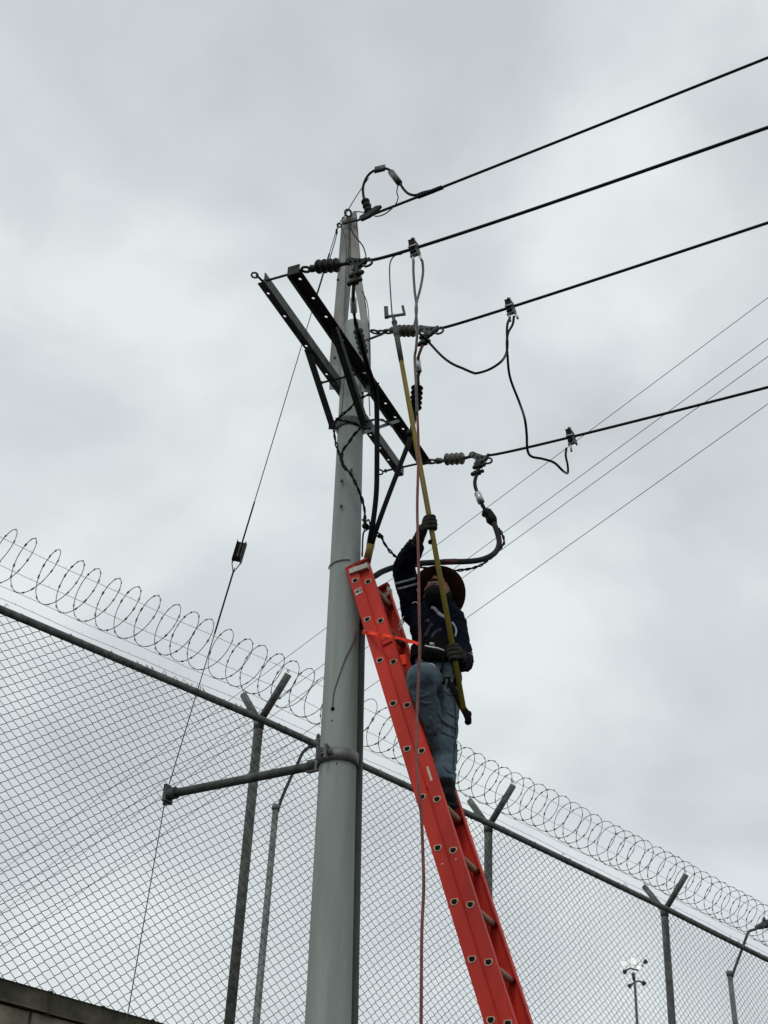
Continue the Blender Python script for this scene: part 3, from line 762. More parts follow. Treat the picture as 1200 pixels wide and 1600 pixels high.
def tw(name, pts, label, r=.0052, amp=.0050, pitch=.12, m='black'):
    ob = twisted(pts, r, amp, pitch).build(name, M[m], None, loc=pts[0]); tag(ob, label, 'wire', 'twisted black wires draped about the pole'); return ob
tw('twisted_wire', pp((590, 598, 6.80), (585, 612, 6.9), (572, 618, 7.0), (558, 626, 7.05), (545, 640, 7.06), (531, 651, 7.07), (523, 662, 7.08), (523, 682, 7.08), (529, 706, 7.08), (538, 728, 7.08), (549, 742, 7.08), (557, 758, 7.09), (565, 778, 7.12), (570, 800, 7.15), (569, 822, 7.17)),
   'twisted black wire wound from the front cable around the left of the pole')
tw('twisted_wire', pp((526, 654, 7.10), (538, 658, 7.06), (552, 661, 7.05), (563, 668, 7.05), (553, 680, 7.05), (545, 692, 7.05), (536, 704, 7.06), (534, 722, 7.07), (541, 735, 7.07)),
   'twisted black wire looped in a V across the pole below the crossarm')
tw('twisted_wire', pp((566, 662, 7.06), (580, 657, 7.1), (594, 656, 7.2), (606, 661, 7.4), (620, 672, 7.7)),
   'short twisted black wire bridging the pole and the lower crossarm')
tw('twisted_wire', pp((570, 820, 7.16), (582, 828, 7.14), (594, 836, 7.2), (600, 848, 7.25), (610, 862, 7.3), (622, 872, 7.38), (645, 882, 7.42), (670, 889, 7.45), (700, 892, 7.5), (728, 890, 7.55), (750, 884, 7.6), (764, 874, 7.64), (776, 862, 7.66), (787, 850, 7.69), (786, 838, 7.7), (780, 826, 7.73)),
   'twisted black wire sagging beneath the grey cable behind the worker hat')
b = MB()
b.blob(P(571, 822, 7.13), .022, .016, .022, n=8, m=6); b.blob(P(594, 838, 7.16), .022, .014, .012, n=8, m=6)
b.tube(pp((566, 812, 7.15), (571, 816, 7.1), (576, 812, 7.12), (578, 824, 7.1), (570, 830, 7.1), (567, 838, 7.13), (566, 870, 7.16)), .005, 6, sub=5)
tag(b.build('wire_knot', M['black'], None, loc=P(571, 822, 7.13)), 'small black knot of wire on the right edge of the pole above the ladder', 'wire knot')
ob = tubeobj('loose_wire', pp((548, 742, 7.1), (557, 760, 7.12), (566, 780, 7.15), (569, 800, 7.16), (570, 815, 7.16), (567, 845, 7.17), (565, 868, 7.17)), .003, M['thin'], n=6); tag(ob, 'thin loose wire following the right edge of the pole down to the ladder top', 'wire')

# ================================================================== GROUNDING CLAMPS AND LEADS
def ground_clamp(wr, px, label):
    c = onw(wr, px); d = (wr[-1] - wr[0]).normalized(); z = V((0, 0, 1)); s_ = d.cross(z).normalized()
    if s_.y > 0: s_ = -s_          # to the camera
    d = d * .74; s_ = s_ * .74; z = z * .70 - d * .10; c = c - z * .012
    rt = thing('grounding_clamp', c, label, 'clamp', 'grounding clamps hooked on the power lines')
    b = MB()      # cast C frame: curved top jaw, right spine, foot
    poly = [(-.018, .050), (-.022, .085), (-.006, .125), (.006, .122), (.018, .095), (.034, .060), (.038, .0), (.046, -.050), (.046, -.088), (.034, -.090), (.028, -.050), (.014, -.020), (.014, .020), (.016, .048)]
    b.prism(poly, c - s_ * .018, d, z, s_ * .036)
    b.prism([(-.030, -.058), (.044, -.046), (.046, -.064), (-.036, -.078)], c - s_ * .014, d, z, s_ * .028)
    b.build('cast_frame', M['clamp'], rt)
    b = MB(); b.box(c - d * .008 + z * .058, d * .022, s_ * .024, z * .036, .004); b.box(c - d * .008 - z * .026, d * .018, s_ * .020, z * .020, .004)
    b.tube([c - d * .014 + s_ * .0, c - d * .014 - z * .07], .007, 8)
    b.build('jaw', M['black'], rt)
    b = MB(); b.box(c + z * .018 + s_ * .005, d * .034, s_ * .026, z * .006, .002); b.build('cross_plate', M['alu'], rt)
    b = MB(); b.torus(c - d * .0 + z * .118, s_, .010, .004, 14, 6); b.build('top_eye', M['alu'], rt); b = MB()
    b.tube([c - d * .034 - z * .07, c + d * .01 - z * .066], .006, 8)
    b.build('eye_screw', M['alu'], rt)
    b = MB()
    b.tube([c - d * .016 - z * .07, c - d * .016 - z * .155], .0075, 8)
    if px < 850: b.tube([c + d * .040 - z * .08, c + d * .056 - z * .150], .0075, 8)
    b.build('ferrule', M['alu'], rt)
    return c
g1 = ground_clamp(w2, 647, 'grounding clamp on the second power line from the top')
g2 = ground_clamp(w3, 797, 'grounding clamp on the third power line from the top, two leads below it')
g3 = ground_clamp(w4, 892, 'grounding clamp on the lowest thick power line, farthest right of the three')
Y1, Y2, Y3 = g1.y, g2.y, g3.y
def lead(pts, label, m, r=.008, cat='grounding lead'):
    ob = tubeobj('grounding_lead', pts, r, M[m], n=8, sub=6); tag(ob, label, cat); return ob
lead([P(646, 406, Y1), P(646, 425, Y1), P(648, 455, Y1), P(651, 480, Y1), P(650, 497, Y1 + .05), P(648, 508, Y1 + .2), P(651, 518, Y1 + .4)], 'grey lead dropping from the left side of the uppermost grounding clamp to the brown insulator', 'lead', .0072)
lead([P(660, 408, Y1), P(661, 425, Y1), P(657, 450, Y1), P(650, 478, Y1 - .03), P(651, 500, Y1 - .03), P(652, 518, Y1 - .03), P(650, 545, Y1 - .02), P(648, 560, Y1), P(650, 600, Y1), P(652, 650, Y1 + .02)], 'grey lead dropping from the right side of the uppermost grounding clamp alongside the yellow stick', 'lead', .0072)
lead([P(652, 518, Y1 + .4), P(662, 527, Y1 + .45), P(672, 537, Y1 + .5), P(690, 556, 6.5), P(706, 568, 6.48), P(724, 576, 6.45), P(738, 582, 6.42), P(746, 583, 6.4), P(765, 577, 6.35), P(783, 565, 6.3), P(791, 552, Y2), P(793, 538, Y2), P(792, 520, Y2), P(793, 506, Y2), P(797, 496, Y2)],
     'black lead drooping between the second and third power lines', 'black', .0078)
lead([P(803, 494, Y2), P(801, 507, Y2), P(794, 520, Y2 - .02), P(792, 535, Y2 - .02), P(793, 556, Y2), P(797, 590, Y2 + .1), P(812, 630, Y2 + .3), P(820, 655, 6.7), P(823, 680, 6.8), P(824, 702, 6.85), P(830, 713, 6.88), P(848, 717, 6.9), P(866, 723, 6.95), P(880, 736, 7.0), P(887, 739, Y3), P(887, 727, Y3), P(884, 712, Y3), P(885, 700, Y3)],
     'long black lead hanging from the third power line down to the lowest grounding clamp', 'black', .0078)
lead([P(652, 645, Y1 + .02), P(654, 700, Y1 + .02), P(653, 745, Y1), P(652, 800, Y1), P(654, 880, Y1), P(655, 960, Y1), P(656, 1010, Y1), P(653, 1080, Y1), P(651, 1150, Y1 - .05), P(652, 1210, Y1 - .1), P(658, 1270, Y1 - .1), P(661, 1340, Y1 - .1), P(662, 1390, Y1 - .1), P(659, 1460, Y1 - .1), P(658, 1600, Y1 - .1), P(656, 1900, Y1 - .1), V((P(655, 1900, Y1).x, Y1 - .1, .03)), V((P(655, 1900, Y1).x + .3, Y1 - .4, .02))],
     'long pinkish brown rope hanging straight down in front of the ladder', 'pink', .0068, 'rope')

# ================================================================== HOT STICK
H0 = P(721, 1088, 6.73); H1 = P(617, 508, 6.90)
hsd = (H1 - H0).normalized(); hx = hsd.cross(V((0, 1, 0))).normalized()
if hx.x < 0: hx = -hx
hy = hsd.cross(hx).normalized()
hs_ = thing('hot_stick', H0, 'long yellow insulated stick raised by the worker with a hooked tip', 'hot stick')
Hm = H1 - hsd * .32
MB().tube([H0 - hsd * .08, H0.lerp(Hm, .5), Hm], [.0140, .0158, .0148], 14).build('pole', M['stick'], hs_)
MB().tube([Hm - hsd * .0, Hm + hsd * .20, H1 - hsd * .04], [.0165, .0178, .0170], 14).build('upper_sleeve', M['galv_dark'], hs_)
b = MB(); b.lathe(H1 - hsd * .10, hsd, [(0, .0185), (.02, .021), (.04, .018), (.055, .022), (.075, .022), (.08, .017), (.11, .015), (.115, .019), (.13, .019), (.135, .012), (.178, .011)], 12)
b.build('head_collar', M['galv_dark'], hs_)
Hh = P(617, 497, 6.90)
b = MB(); ul, ur, ml, mr = P(604, 495, 6.90), P(632, 491, 6.90), P(603, 480, 6.90), P(629, 478, 6.90)
b.bar(ul, ur, .014, .014); b.bar(ul + (ul - ml) * .1, ml, .026, .026, V((0, 1, 0)), .003); b.bar(ur + (ur - mr) * .1, mr, .016, .018, V((0, 1, 0)), .003)
b.build('fork', M['galv_dark'], hs_)
b = MB(); b.tube(pp((613, 495, 6.9), (611, 470, 6.9), (609, 435, 6.9), (609, 415, 6.9), (612, 405, 6.88), (618, 399, 6.86), (628, 397, 6.84)), .0045, 8, sub=6); b.build('hook_rod', M['galv_dark'], hs_)
b = MB(); b.lathe(P(674, 848, 6.795), hsd, [(0, .0185), (.012, .0185)], 12); b.lathe(P(640, 680, 6.85), hsd, [(0, .018), (.03, .018)], 12)
b.build('joint_mark', M['wire'], hs_)

# ================================================================== LADDER
EL = math.radians(70.8366); AZ = math.radians(146.427)
LU = V((math.cos(AZ) * math.cos(EL), math.sin(AZ) * math.cos(EL), math.sin(EL)))
LW = V((math.sin(AZ), -math.cos(AZ), 0)); LN = -(LU.cross(LW)); 
if LN.z < 0: LN = -LN
PHI = math.radians(6.5); LW, LN = (LW * math.cos(PHI) - LN * math.sin(PHI)), (LN * math.cos(PHI) + LW * math.sin(PHI))
L0 = V((-.1475, 7.1185, 5.8426)); RS = .3048
foot = L0 - LU * ((L0.z - .02) / LU.z)
lad = thing('extension_ladder', foot, 'red fibreglass extension ladder leaning on the concrete pole', 'ladder')
Lb = (L0.z - .02) / LU.z
RH = .0340
def rail(wp, sgn, m, top, bot, name='rail'):
    # C channel: web plate at wp facing -sgn*LW, flanges towards +sgn*LW
    c0 = L0 + LW * wp + LN * m; b = MB(); a, e_ = c0 - LU * bot, c0 + LU * top; mid = (a + e_) / 2; hl = (e_ - a).length / 2
    b.box(mid, LU * hl, LN * (RH - .001), LW * .003, .0012)
    for k in (-1, 1): b.box(mid + LN * (k * (RH - .003)) + LW * (sgn * .0185), LU * hl, LN * .003, LW * .0165, .0012)
    return b.build(name, M['red'], lad)
ND = .068; OFF = -.040
for m, wpn, wpf in ((0, .0, .31), (ND, .017, .322)):
    r1_ = rail(wpn, 1, m, .115, Lb - (0.3 if m == 0 else 0)); r2_ = rail(wpf, -1, m, .115, Lb - (0.3 if m == 0 else 0))
def dshape(n=14, R=.0175):
    pts = []
    for i in range(n + 1):
        a = math.pi + math.pi * i / n; pts.append((R * math.cos(a), R * math.sin(a) * 1.05 + .004))
    pts += [(R * .92, .011), (R * .6, .0145), (-R * .6, .0145), (-R * .92, .011)]
    return pts
DY = (V((0, 0, 1)) - LW * LW.z).normalized(); DX = DY.cross(LW).normalized()
if DX.dot(LN) < 0: DX = -DX
def rung(k, m, off, wpn, wpf):
    c = L0 - LU * (RS * k - off) + LN * m
    hx_ = V((LN.x, LN.y, 0)).normalized(); up_ = LU; 
    ds = dshape(); n = len(ds); a = c + LW * (wpn - .004); e_ = c + LW * (wpf + .004)
    b = MB(); ring = lambda o, sc_: [o + DX * (u * sc_) + DY * (v * sc_) for u, v in ds]
    rings = [ring(a + LW * .03, .8), ring(a, .84), ring(a, 1.0), ring(e_, 1.0), ring(e_, .84), ring(e_ - LW * .03, .8)]
    vs = [p for r_ in rings for p in r_]; fs = [(i * n + q, i * n + (q + 1) % n, (i + 1) * n + (q + 1) % n, (i + 1) * n + q) for i in range(5) for q in range(n)]
    b.add(vs, fs, True); ob = b.build('rung', M['rung'], lad)
    b = MB(); vs = ring(a + LW * .0003, .84); b.add(vs, [tuple(range(n))]); vs = ring(e_ - LW * .0003, .84); b.add(vs, [tuple(range(n))]); build_each(b, 'hollow_shade', M['dark'], ob)  # dark discs close the rung ends, painting the shade inside the tube
    b = MB()
    for o, sg in ((a, -1), (e_, 1)):
        r0 = ring(o + LW * (.006 * -sg * 0), 1.02); r1 = ring(o - LW * sg * .001, 1.26); r2 = ring(o + LW * sg * .0025, 1.18); r3 = ring(o + LW * sg * .0025, .95)
        vs = r1 + r2 + r3 + ring(o + LW * (-sg * .004), .86); b.add(vs, [(i * n + q, i * n + (q + 1) % n, (i + 1) * n + (q + 1) % n, (i + 1) * n + q) for i in range(3) for q in range(n)], True)
    build_each(b, 'rung_rim', M['rim'], ob)
for k in range(20):
    if k < 19: rung(k, 0, 0, 0, .31)
    rung(k, ND, OFF, .017, .322)
# top brackets, clips, stickers
def onrail(du, dn, dw=0.): return L0 + LU * du + LN * dn + LW * dw
br = MB(); tl = (LN * .95 - LU * .18).normalized(); tu = tl.cross(LW).normalized()
if tu.z < 0: tu = -tu
br.box(onrail(.068, .043, -.010), tl * .058, tu * .019, LW * .005, .002); br.box(onrail(.062, .095, .010), tl * .005, tu * .020, LW * .022, .002)
br.build('top_bracket', M['plate'], lad)
br = MB(); br.box(onrail(.068, .043, .32), tl * .058, tu * .019, LW * .005, .002); br.box(onrail(.062, .095, .31), tl * .006, tu * .030, LW * .026, .002)
br.build('top_bracket', M['plate'], lad)
b = MB(); b.box(onrail(.12, .0, .016), LU * .006, LN * .036, LW * .017, .003); b.box(onrail(.12, ND, .02), LU * .006, LN * .036, LW * .017, .003)
b.box(onrail(.12, .0, .294), LU * .006, LN * .036, LW * .017, .003); b.box(onrail(.12, ND, .306), LU * .006, LN * .036, LW * .017, .003); build_each(b, 'end_cap', M['red'], lad)
b = MB(); b.box(onrail(-.085, .0, -.0048), LU * .022, LN * .022, LW * .0008)
stk = b.build('number_sticker', M['label'], lad)
cu = bpy.data.curves.new('t', 'FONT'); cu.body = '40'; cu.size = .040; cu.align_x = 'CENTER'; cu.align_y = 'CENTER'; cu.extrude = .0005; cu.offset = .0006
to = bpy.data.objects.new('t', cu); COL.objects.link(to); dg = bpy.context.evaluated_depsgraph_get(); tm = bpy.data.meshes.new_from_object(to.evaluated_get(dg)); bpy.data.objects.remove(to)
num = bpy.data.objects.new('number', tm); tm.materials.clear(); tm.materials.append(M['ink']); COL.objects.link(num)
xr = LN.copy(); zr = -LW; yr = zr.cross(xr); tp = onrail(-.085, .0, -.0064)
for v in tm.vertices: v.co = tp + xr * v.co.x + yr * v.co.y + zr * v.co.z - world_loc(stk) 
num.parent = stk
b = MB(); b.box(onrail(-1.405, ND + .004, .0125), LU * .045, LN * .006, LW * .0008); b.build('warning_sticker', M['label'], lad)
b = MB()
for du in (.10, -1.92): 
    for dn in (0, ND): b.lathe(onrail(du, dn, -.002 + (.017 if dn else 0)), -LW, [(0, .0055), (.004, .0045)], 10)
build_each(b, 'rivet', M['rim'], lad)
b = MB(); b.box(onrail(-.50, ND + .002, .0125), LU * .016, LN * .028, LW * .005, .003); b.build('rung_lock', M['red'], lad)
b = MB(); b.box(foot + LW * .02 + LN * ND, LU * .06, LN * .05, LW * .03, .01); b.box(foot + LW * .31 + LN * ND, LU * .06, LN * .05, LW * .03, .01); build_each(b, 'foot_pad', M['black'], lad)
# white tie rope round the pole at the ladder top
zt = P(520, 886, YP).z
pts = [side(zt + .01 * math.sin(math.radians(a) * 1.0), a, .006) for a in range(-95, 20, 6)]
ob = tubeobj('tie_rope', pts, .0045, M['reflect'], n=6, sub=0); tag(ob, 'thin white rope tied around the pole at the ladder top', 'rope')

# orange webbing sling
def ribbon(pts, w_, tw0, tw1, m, name, th=.0015):
    pts = smooth(pts, 6); n = len(pts); b = MB(); vs = []
    for i, p in enumerate(pts):
        d = (pts[min(i + 1, n - 1)] - pts[max(i - 1, 0)]).normalized(); x, y = frame(d); a = tw0 + (tw1 - tw0) * i / (n - 1) + .5 * math.sin(i * .55)
        q = y * math.cos(a) + x * math.sin(a); r_ = d.cross(q); 
        vs += [p + q * w_ + r_ * th, p - q * w_ + r_ * th, p - q * w_ - r_ * th, p + q * w_ - r_ * th]
    fs = [(i * 4 + k, i * 4 + (k + 1) % 4, (i + 1) * 4 + (k + 1) % 4, (i + 1) * 4 + k) for i in range(n - 1) for k in range(4)]
    return b.add(vs, fs)
sl = ribbon([side(P(560, 985, YP).z, 95, .02), P(569, 988, 7.10), P(578, 989, 7.02), P(590, 991, 6.95), P(602, 993, 6.92), P(612, 995, 6.90), P(622, 997, 6.92), P(636, 1001, 6.95), P(648, 1004, 6.93), P(656, 1006, 6.90)], .0105, .0, .25, None, '')
tag(sl.build('webbing_sling', M['orange'], None, loc=P(569, 988, 7.1)), 'bright orange webbing strap tying the worker to the pole and ladder', 'strap')

# ================================================================== WORKER
J = {k: P(*v) for k, v in dict(pel=(684, 1046, 7.12), hipL=(695, 1058, 7.09), kneeL=(695, 1148, 7.0), ankL=(696, 1228, 6.96), hipR=(670, 1058, 7.16), kneeR=(658, 1064, 6.80),
     ankR=(688, 1172, 7.04), shR=(651, 960, 7.22), elR=(631, 888, 7.08), wrR=(652, 846, 6.88), haR=(664, 826, 6.82), shL=(707, 966, 7.08), elL=(723, 1033, 7.02), wrL=(719, 1027, 6.80),
     haL=(715, 1022, 6.73), neck=(682, 942, 7.13), chest=(680, 975, 7.14), waist=(683, 1012, 7.14)).items()}
HF = V((-.20, -.74, .64)).normalized(); HR = HF.cross(V((0, 0, 1))).normalized(); HU = HR.cross(HF).normalized()    # face forward, its right (picture left is its right), up
HC = P(684, 927, 7.06)
BR = (J['shL'] - J['shR']); BR.z = 0; BR.normalize(); BF = V((BR.y, -BR.x, 0)); BZ = V((0, 0, 1))
if BF.y > 0: BF = -BF
soleL = J['ankL'] + V((0, 0, -.08))
b = MB()
# body core (inside the clothes) with head, neck, ears, nose, brow, lips
b.tube([J['pel'] + V((0, 0, -.04)), J['waist'], J['chest'], J['neck'] + V((0, 0, -.04))], [.11, .105, .12, .07], 14)
b.tube([J['neck'] - V((0, 0, .05)), HC - HU * .05 - HF * .02], [.052, .048], 12)
for a_, b_, r0, r1 in (('hipL', 'kneeL', .07, .048), ('kneeL', 'ankL', .046, .035), ('hipR', 'kneeR', .07, .05), ('kneeR', 'ankR', .046, .035), ('shR', 'elR', .045, .036), ('elR', 'wrR', .036, .026), ('shL', 'elL', .045, .036), ('elL', 'wrL', .036, .026)):
    b.tube([J[a_], J[b_]], [r0, r1], 12); b.blob(J[a_], r0, r0, r0); b.blob(J[b_], r1, r1, r1)
b.tube([J['shR'], J['chest'] + V((0, 0, .1)), J['shL']], .05, 10)
b.tube([J['wrR'], J['haR'] - hx * .02], .022, 8); b.tube([J['wrL'], J['haL'] + hx * .03], .012, 8)
b.blob(HC, .074, .088, .10, HR, HF, HU, 20, 14)
b.blob(HC - HU * .055 + HF * .022, .052, .058, .050, HR, HF, HU)          # jaw
b.blob(HC - HU * .088 + HF * .062, .020, .020, .018, HR, HF, HU)           # chin
b.tube([HC + HU * .018 + HF * .082, HC - HU * .004 + HF * .098, HC - HU * .022 + HF * .108], [.008, .010, .013], 8)    # nose
b.blob(HC - HU * .026 + HF * .098 + HR * .009, .008, .009, .007, HR, HF, HU, 8, 6); b.blob(HC - HU * .026 + HF * .098 - HR * .009, .008, .009, .007, HR, HF, HU, 8, 6)
b.blob(HC - HU * .046 + HF * .084, .022, .010, .006, HR, HF, HU, 10, 6); b.blob(HC - HU * .057 + HF * .082, .020, .010, .006, HR, HF, HU, 10, 6)
b.tube([HC + HU * .030 + HF * .070 + HR * .045, HC + HU * .034 + HF * .084, HC + HU * .030 + HF * .070 - HR * .045], .009, 8)  # brow
for s_ in (-1, 1):
    b.blob(HC + HR * (.032 * s_) - HU * .014 + HF * .070, .020, .014, .016, HR, HF, HU, 8, 6)   # cheeks
    b.blob(HC + HR * (.076 * s_) - HU * .010 - HF * .008, .008, .018, .028, HR, HF, HU, 8, 6)   # ears
person = soft('person', b, M['skin'], None, .0055, 2, loc=soleL)
tag(person, 'lineworker in dark jacket, jeans and wide hat reaching up with a yellow stick', 'person')
b = MB()
for s_ in (-1, 1): b.blob(HC + HR * (.030 * s_) + HU * .012 + HF * .080, .013, .007, .006, HR, HF, HU, 10, 6)
b.build('eyes', M['dark'], person)
b = MB()
b.tube([HC - HU * .040 + HF * .092 + HR * .026, HC - HU * .036 + HF * .099, HC - HU * .040 + HF * .092 - HR * .026], [.004, .007, .004], 8); b.build('moustache', M['boot'], person)
# neck gaiter / hood over jaw sides
b = MB(); b.lathe(J['neck'] - V((0, 0, .05)), (HC - J['neck']).normalized() + V((0, 0, .3)), [(0, .100), (.04, .085), (.08, .076), (.12, .078), (.13, .074)], 22)
b.blob(HC - HF * .038, .080, .080, .098, HR, HF, HU)
b.blob(HC - HU * .094 + HF * .018, .060, .068, .044, HR, HF, HU)
soft('hood', b, M['mask'], person, .009, 2, .006, .03)
# hat
b = MB(); HB = HC + HU * .045 - HF * .01; n = 40; vs = []
ringsd = [(.080, 0.0), (.10, -.002), (.135, -.006), (.160, -.004), (.162, .0), (.158, .003), (.135, .002), (.098, .006), (.088, .02), (.086, .06), (.078, .095), (.055, .112), (.02, .106), (.002, .104)]
for R_, h in ringsd:
    for k in range(n):
        t = 2 * math.pi * k / n; wob = (.010 * math.cos(2 * t + .4) + .006 * math.sin(3 * t)) * (R_ / .15) ** 2
        vs.append(HB + HR * (R_ * math.cos(t) * .96) + HF * (R_ * math.sin(t) * 1.06) + HU * (h + wob))
fs = [(i * n + k, i * n + (k + 1) % n, (i + 1) * n + (k + 1) % n, (i + 1) * n + k) for i in range(len(ringsd) - 1) for k in range(n)]
b.add(vs, fs, True); b.build('wide_brim_hat', M['hat'], person)
b = MB(); b.tube([HC - HU * .058 + HR * .064 + HF * .045, HC - HU * .062 + HR * .035 + HF * .080, HC - HU * .066 + HF * .092, HC - HU * .062 - HR * .035 + HF * .080, HC - HU * .058 - HR * .064 + HF * .045], .0028, 6, sub=6); b.build('mask_edge', M['reflect'], person)
# jacket
b = MB()
def ell(c, rx, ry): return (c, rx, ry)
rings = [(J['pel'] + V((0, 0, .055)), .140, .120), (J['waist'] + V((0, 0, -.03)), .140, .12), (J['waist'] + V((0, 0, .04)), .138, .118), (J['chest'] + V((0, 0, -.03)), .148, .12), (J['chest'] + V((0, 0, .04)), .152, .118), (J['chest'] + V((0, 0, .10)), .13, .10), (J['neck'] + V((0, 0, -.02)), .085, .085), (J['neck'] + V((0, 0, .03)), .068, .075)]
n = 24; vs = []
for c, rx, ry in rings:
    for k in range(n):
        t = 2 * math.pi * k / n; vs.append(c + BR * (rx * math.cos(t)) + BF * (ry * math.sin(t)))
fs = [(i * n + k, i * n + (k + 1) % n, (i + 1) * n + (k + 1) % n, (i + 1) * n + k) for i in range(len(rings) - 1) for k in range(n)] + [tuple(range(n - 1, -1, -1)), tuple(range((len(rings) - 1) * n, len(rings) * n))]
b.add(vs, fs, True)
b.tube([J['shR'] + V((0, 0, -.03)), J['shR'].lerp(J['elR'], .5), J['elR'], J['elR'].lerp(J['wrR'], .55), J['wrR'] - (J['wrR'] - J['elR']) * .10], [.078, .072, .066, .058, .046], 14, sub=3)
b.blob(J['shR'], .078, .076, .078); b.blob(J['elR'], .064, .062, .064)
b.tube([J['chest'] - BR * .08 + BZ * .05, J['shR']], [.09, .078], 12)
b.tube([J['shL'], J['shL'].lerp(J['elL'], .5), J['elL']], [.070, .062, .058], 14, sub=3); b.blob(J['shL'], .070, .070, .070); b.blob(J['elL'], .058, .056, .056)
b.tube([J['elL'], J['elL'].lerp(J['wrL'], .6), J['wrL']], [.056, .048, .040], 14)
b.tube([J['chest'] + BR * .07 + BZ * .04, J['shL']], [.085, .070], 12)
jk = soft('jacket', b, M['navy'], person, .008, 2, .014, .050, seed=3)
# cuffs / reflective rings
def ring_on(a, c, t, r, name='reflective_band', m='reflect', w=.006):
    p = J[a].lerp(J[c], t); d = (J[c] - J[a]).normalized(); bb = MB(); bb.lathe(p - d * w, d, [(0, r), (w, r + .003), (2 * w, r)], 24, cap=False); return bb
for bb in (ring_on('shR', 'elR', .62, .0765), ring_on('shR', 'elR', .74, .0755)): bb.build('reflective_band', M['reflect'], jk)
for bb in (ring_on('shL', 'elL', .95, .062, w=.004),): bb.build('reflective_band', M['reflect'], jk)
# chest print and side strips (thick patches lying on the cloth)
def patch(name, cs, m, w_=.012, par=jk, off=.0):
    b = MB(); b.tube(cs, w_, 8, sub=3, flat=.55, hint=V((0, 1, 0))); b.build(name, M[m], par)
def surf(ob, px, py, off=.004):
    ol = world_loc(ob); r = ray(px, py).normalized(); hit, loc, nn, _ = ob.ray_cast(CAM - ol, r)
    return (loc + ol - r * off) if hit else P(px, py, 7.0)
def spatch(name, q, m, w_=.012, par=None, ob=None, flat=.5):
    par = par or jk; pts = [surf(ob or jk, *p) for p in q]; b = MB(); b.tube(pts, w_, 8, sub=3, flat=flat, hint=ray(680, 980).normalized()); b.build(name, M[m], par)
spatch('chest_emblem', ((674, 949), (679, 951), (684, 957)), 'reflect', .010)
spatch('chest_emblem', ((684, 957), (690, 962), (697, 965)), 'reflect', .010)
spatch('chest_print', ((664, 996), (670, 984), (676, 975)), 'purple', .011)
spatch('chest_print', ((674, 999), (680, 988), (690, 984)), 'purple', .010)
spatch('chest_print', ((664, 972), (668, 971), (672, 973)), 'purple', .009)
spatch('side_strip', ((622, 980), (627, 970), (631, 963)), 'reflect', .004)
spatch('side_strip', ((623, 986), (629, 975), (632, 969)), 'reflect', .004)
spatch('shoulder_badge', ((644, 943), (650, 941), (655, 945)), 'reflect', .006)
spatch('collar_edge', ((651, 920), (654, 928), (658, 936)), 'reflect', .003)
spatch('shoulder_strip', ((706, 972), (711, 979), (713, 987), (711, 995)), 'reflect', .006)
# jeans
b = MB(); 
rings = [(J['pel'] + V((0, 0, .09)), .134, .108), (J['pel'] + V((0, 0, .02)), .138, .112), (J['pel'] + V((0, 0, -.05)), .134, .108), (J['pel'] + V((0, 0, -.10)), .10, .08)]
vs = []
for c, rx, ry in rings:
    for k in range(n):
        t = 2 * math.pi * k / n; vs.append(c + BR * (rx * math.cos(t)) + BF * (ry * math.sin(t)))
fs = [(i * n + k, i * n + (k + 1) % n, (i + 1) * n + (k + 1) % n, (i + 1) * n + k) for i in range(len(rings) - 1) for k in range(n)] + [tuple(range(n - 1, -1, -1)), tuple(range((len(rings) - 1) * n, len(rings) * n))]
b.add(vs, fs, True)
b.tube([J['hipL'], J['hipL'].lerp(J['kneeL'], .5), J['kneeL'], J['kneeL'].lerp(J['ankL'], .5) + V((0, .015, 0)), J['ankL'] + V((0, 0, .015))], [.088, .080, .068, .062, .054], 16, sub=3); b.blob(J['hipL'], .096, .096, .09)
b.tube([J['hipR'], J['hipR'].lerp(J['kneeR'], .5) + V((0, 0, -.01)), J['kneeR']], [.098, .094, .080], 16, sub=3); b.blob(J['kneeR'] + V((0, 0, .012)), .080, .082, .078); b.blob(J['hipR'], .096, .096, .09)
b.tube([J['kneeR'], J['kneeR'].lerp(J['ankR'], .5), J['ankR'] + V((0, 0, .02))], [.070, .056, .050], 16, sub=3)
jn = soft('jeans', b, M['jeans'], person, .008, 2, .010, .080, seed=11)
for q in (((698, 1112), (706, 1118), (713, 1122)), ((684, 1112), (690, 1124), (702, 1134), (712, 1138)), ((690, 1140), (700, 1148), (711, 1152)), ((652, 1092), (662, 1098), (676, 1098)),
          ((690, 1120), (694, 1132), (692, 1146)), ((645, 1080), (656, 1088), (672, 1084)), ((690, 1218), (700, 1221), (710, 1219)), ((672, 1120), (678, 1132), (680, 1148)), ((694, 1196), (702, 1206), (710, 1209))):
    spatch('fold', q, 'jeans', .0085, par=jn, ob=jn, flat=.6)
spatch('pocket_seam', ((694, 1080), (702, 1086), (710, 1088)), 'dark', .0022, par=jn, ob=jn); spatch('side_seam', ((711, 1095), (712, 1130), (710, 1170), (708, 1205)), 'dark', .002, par=jn, ob=jn)
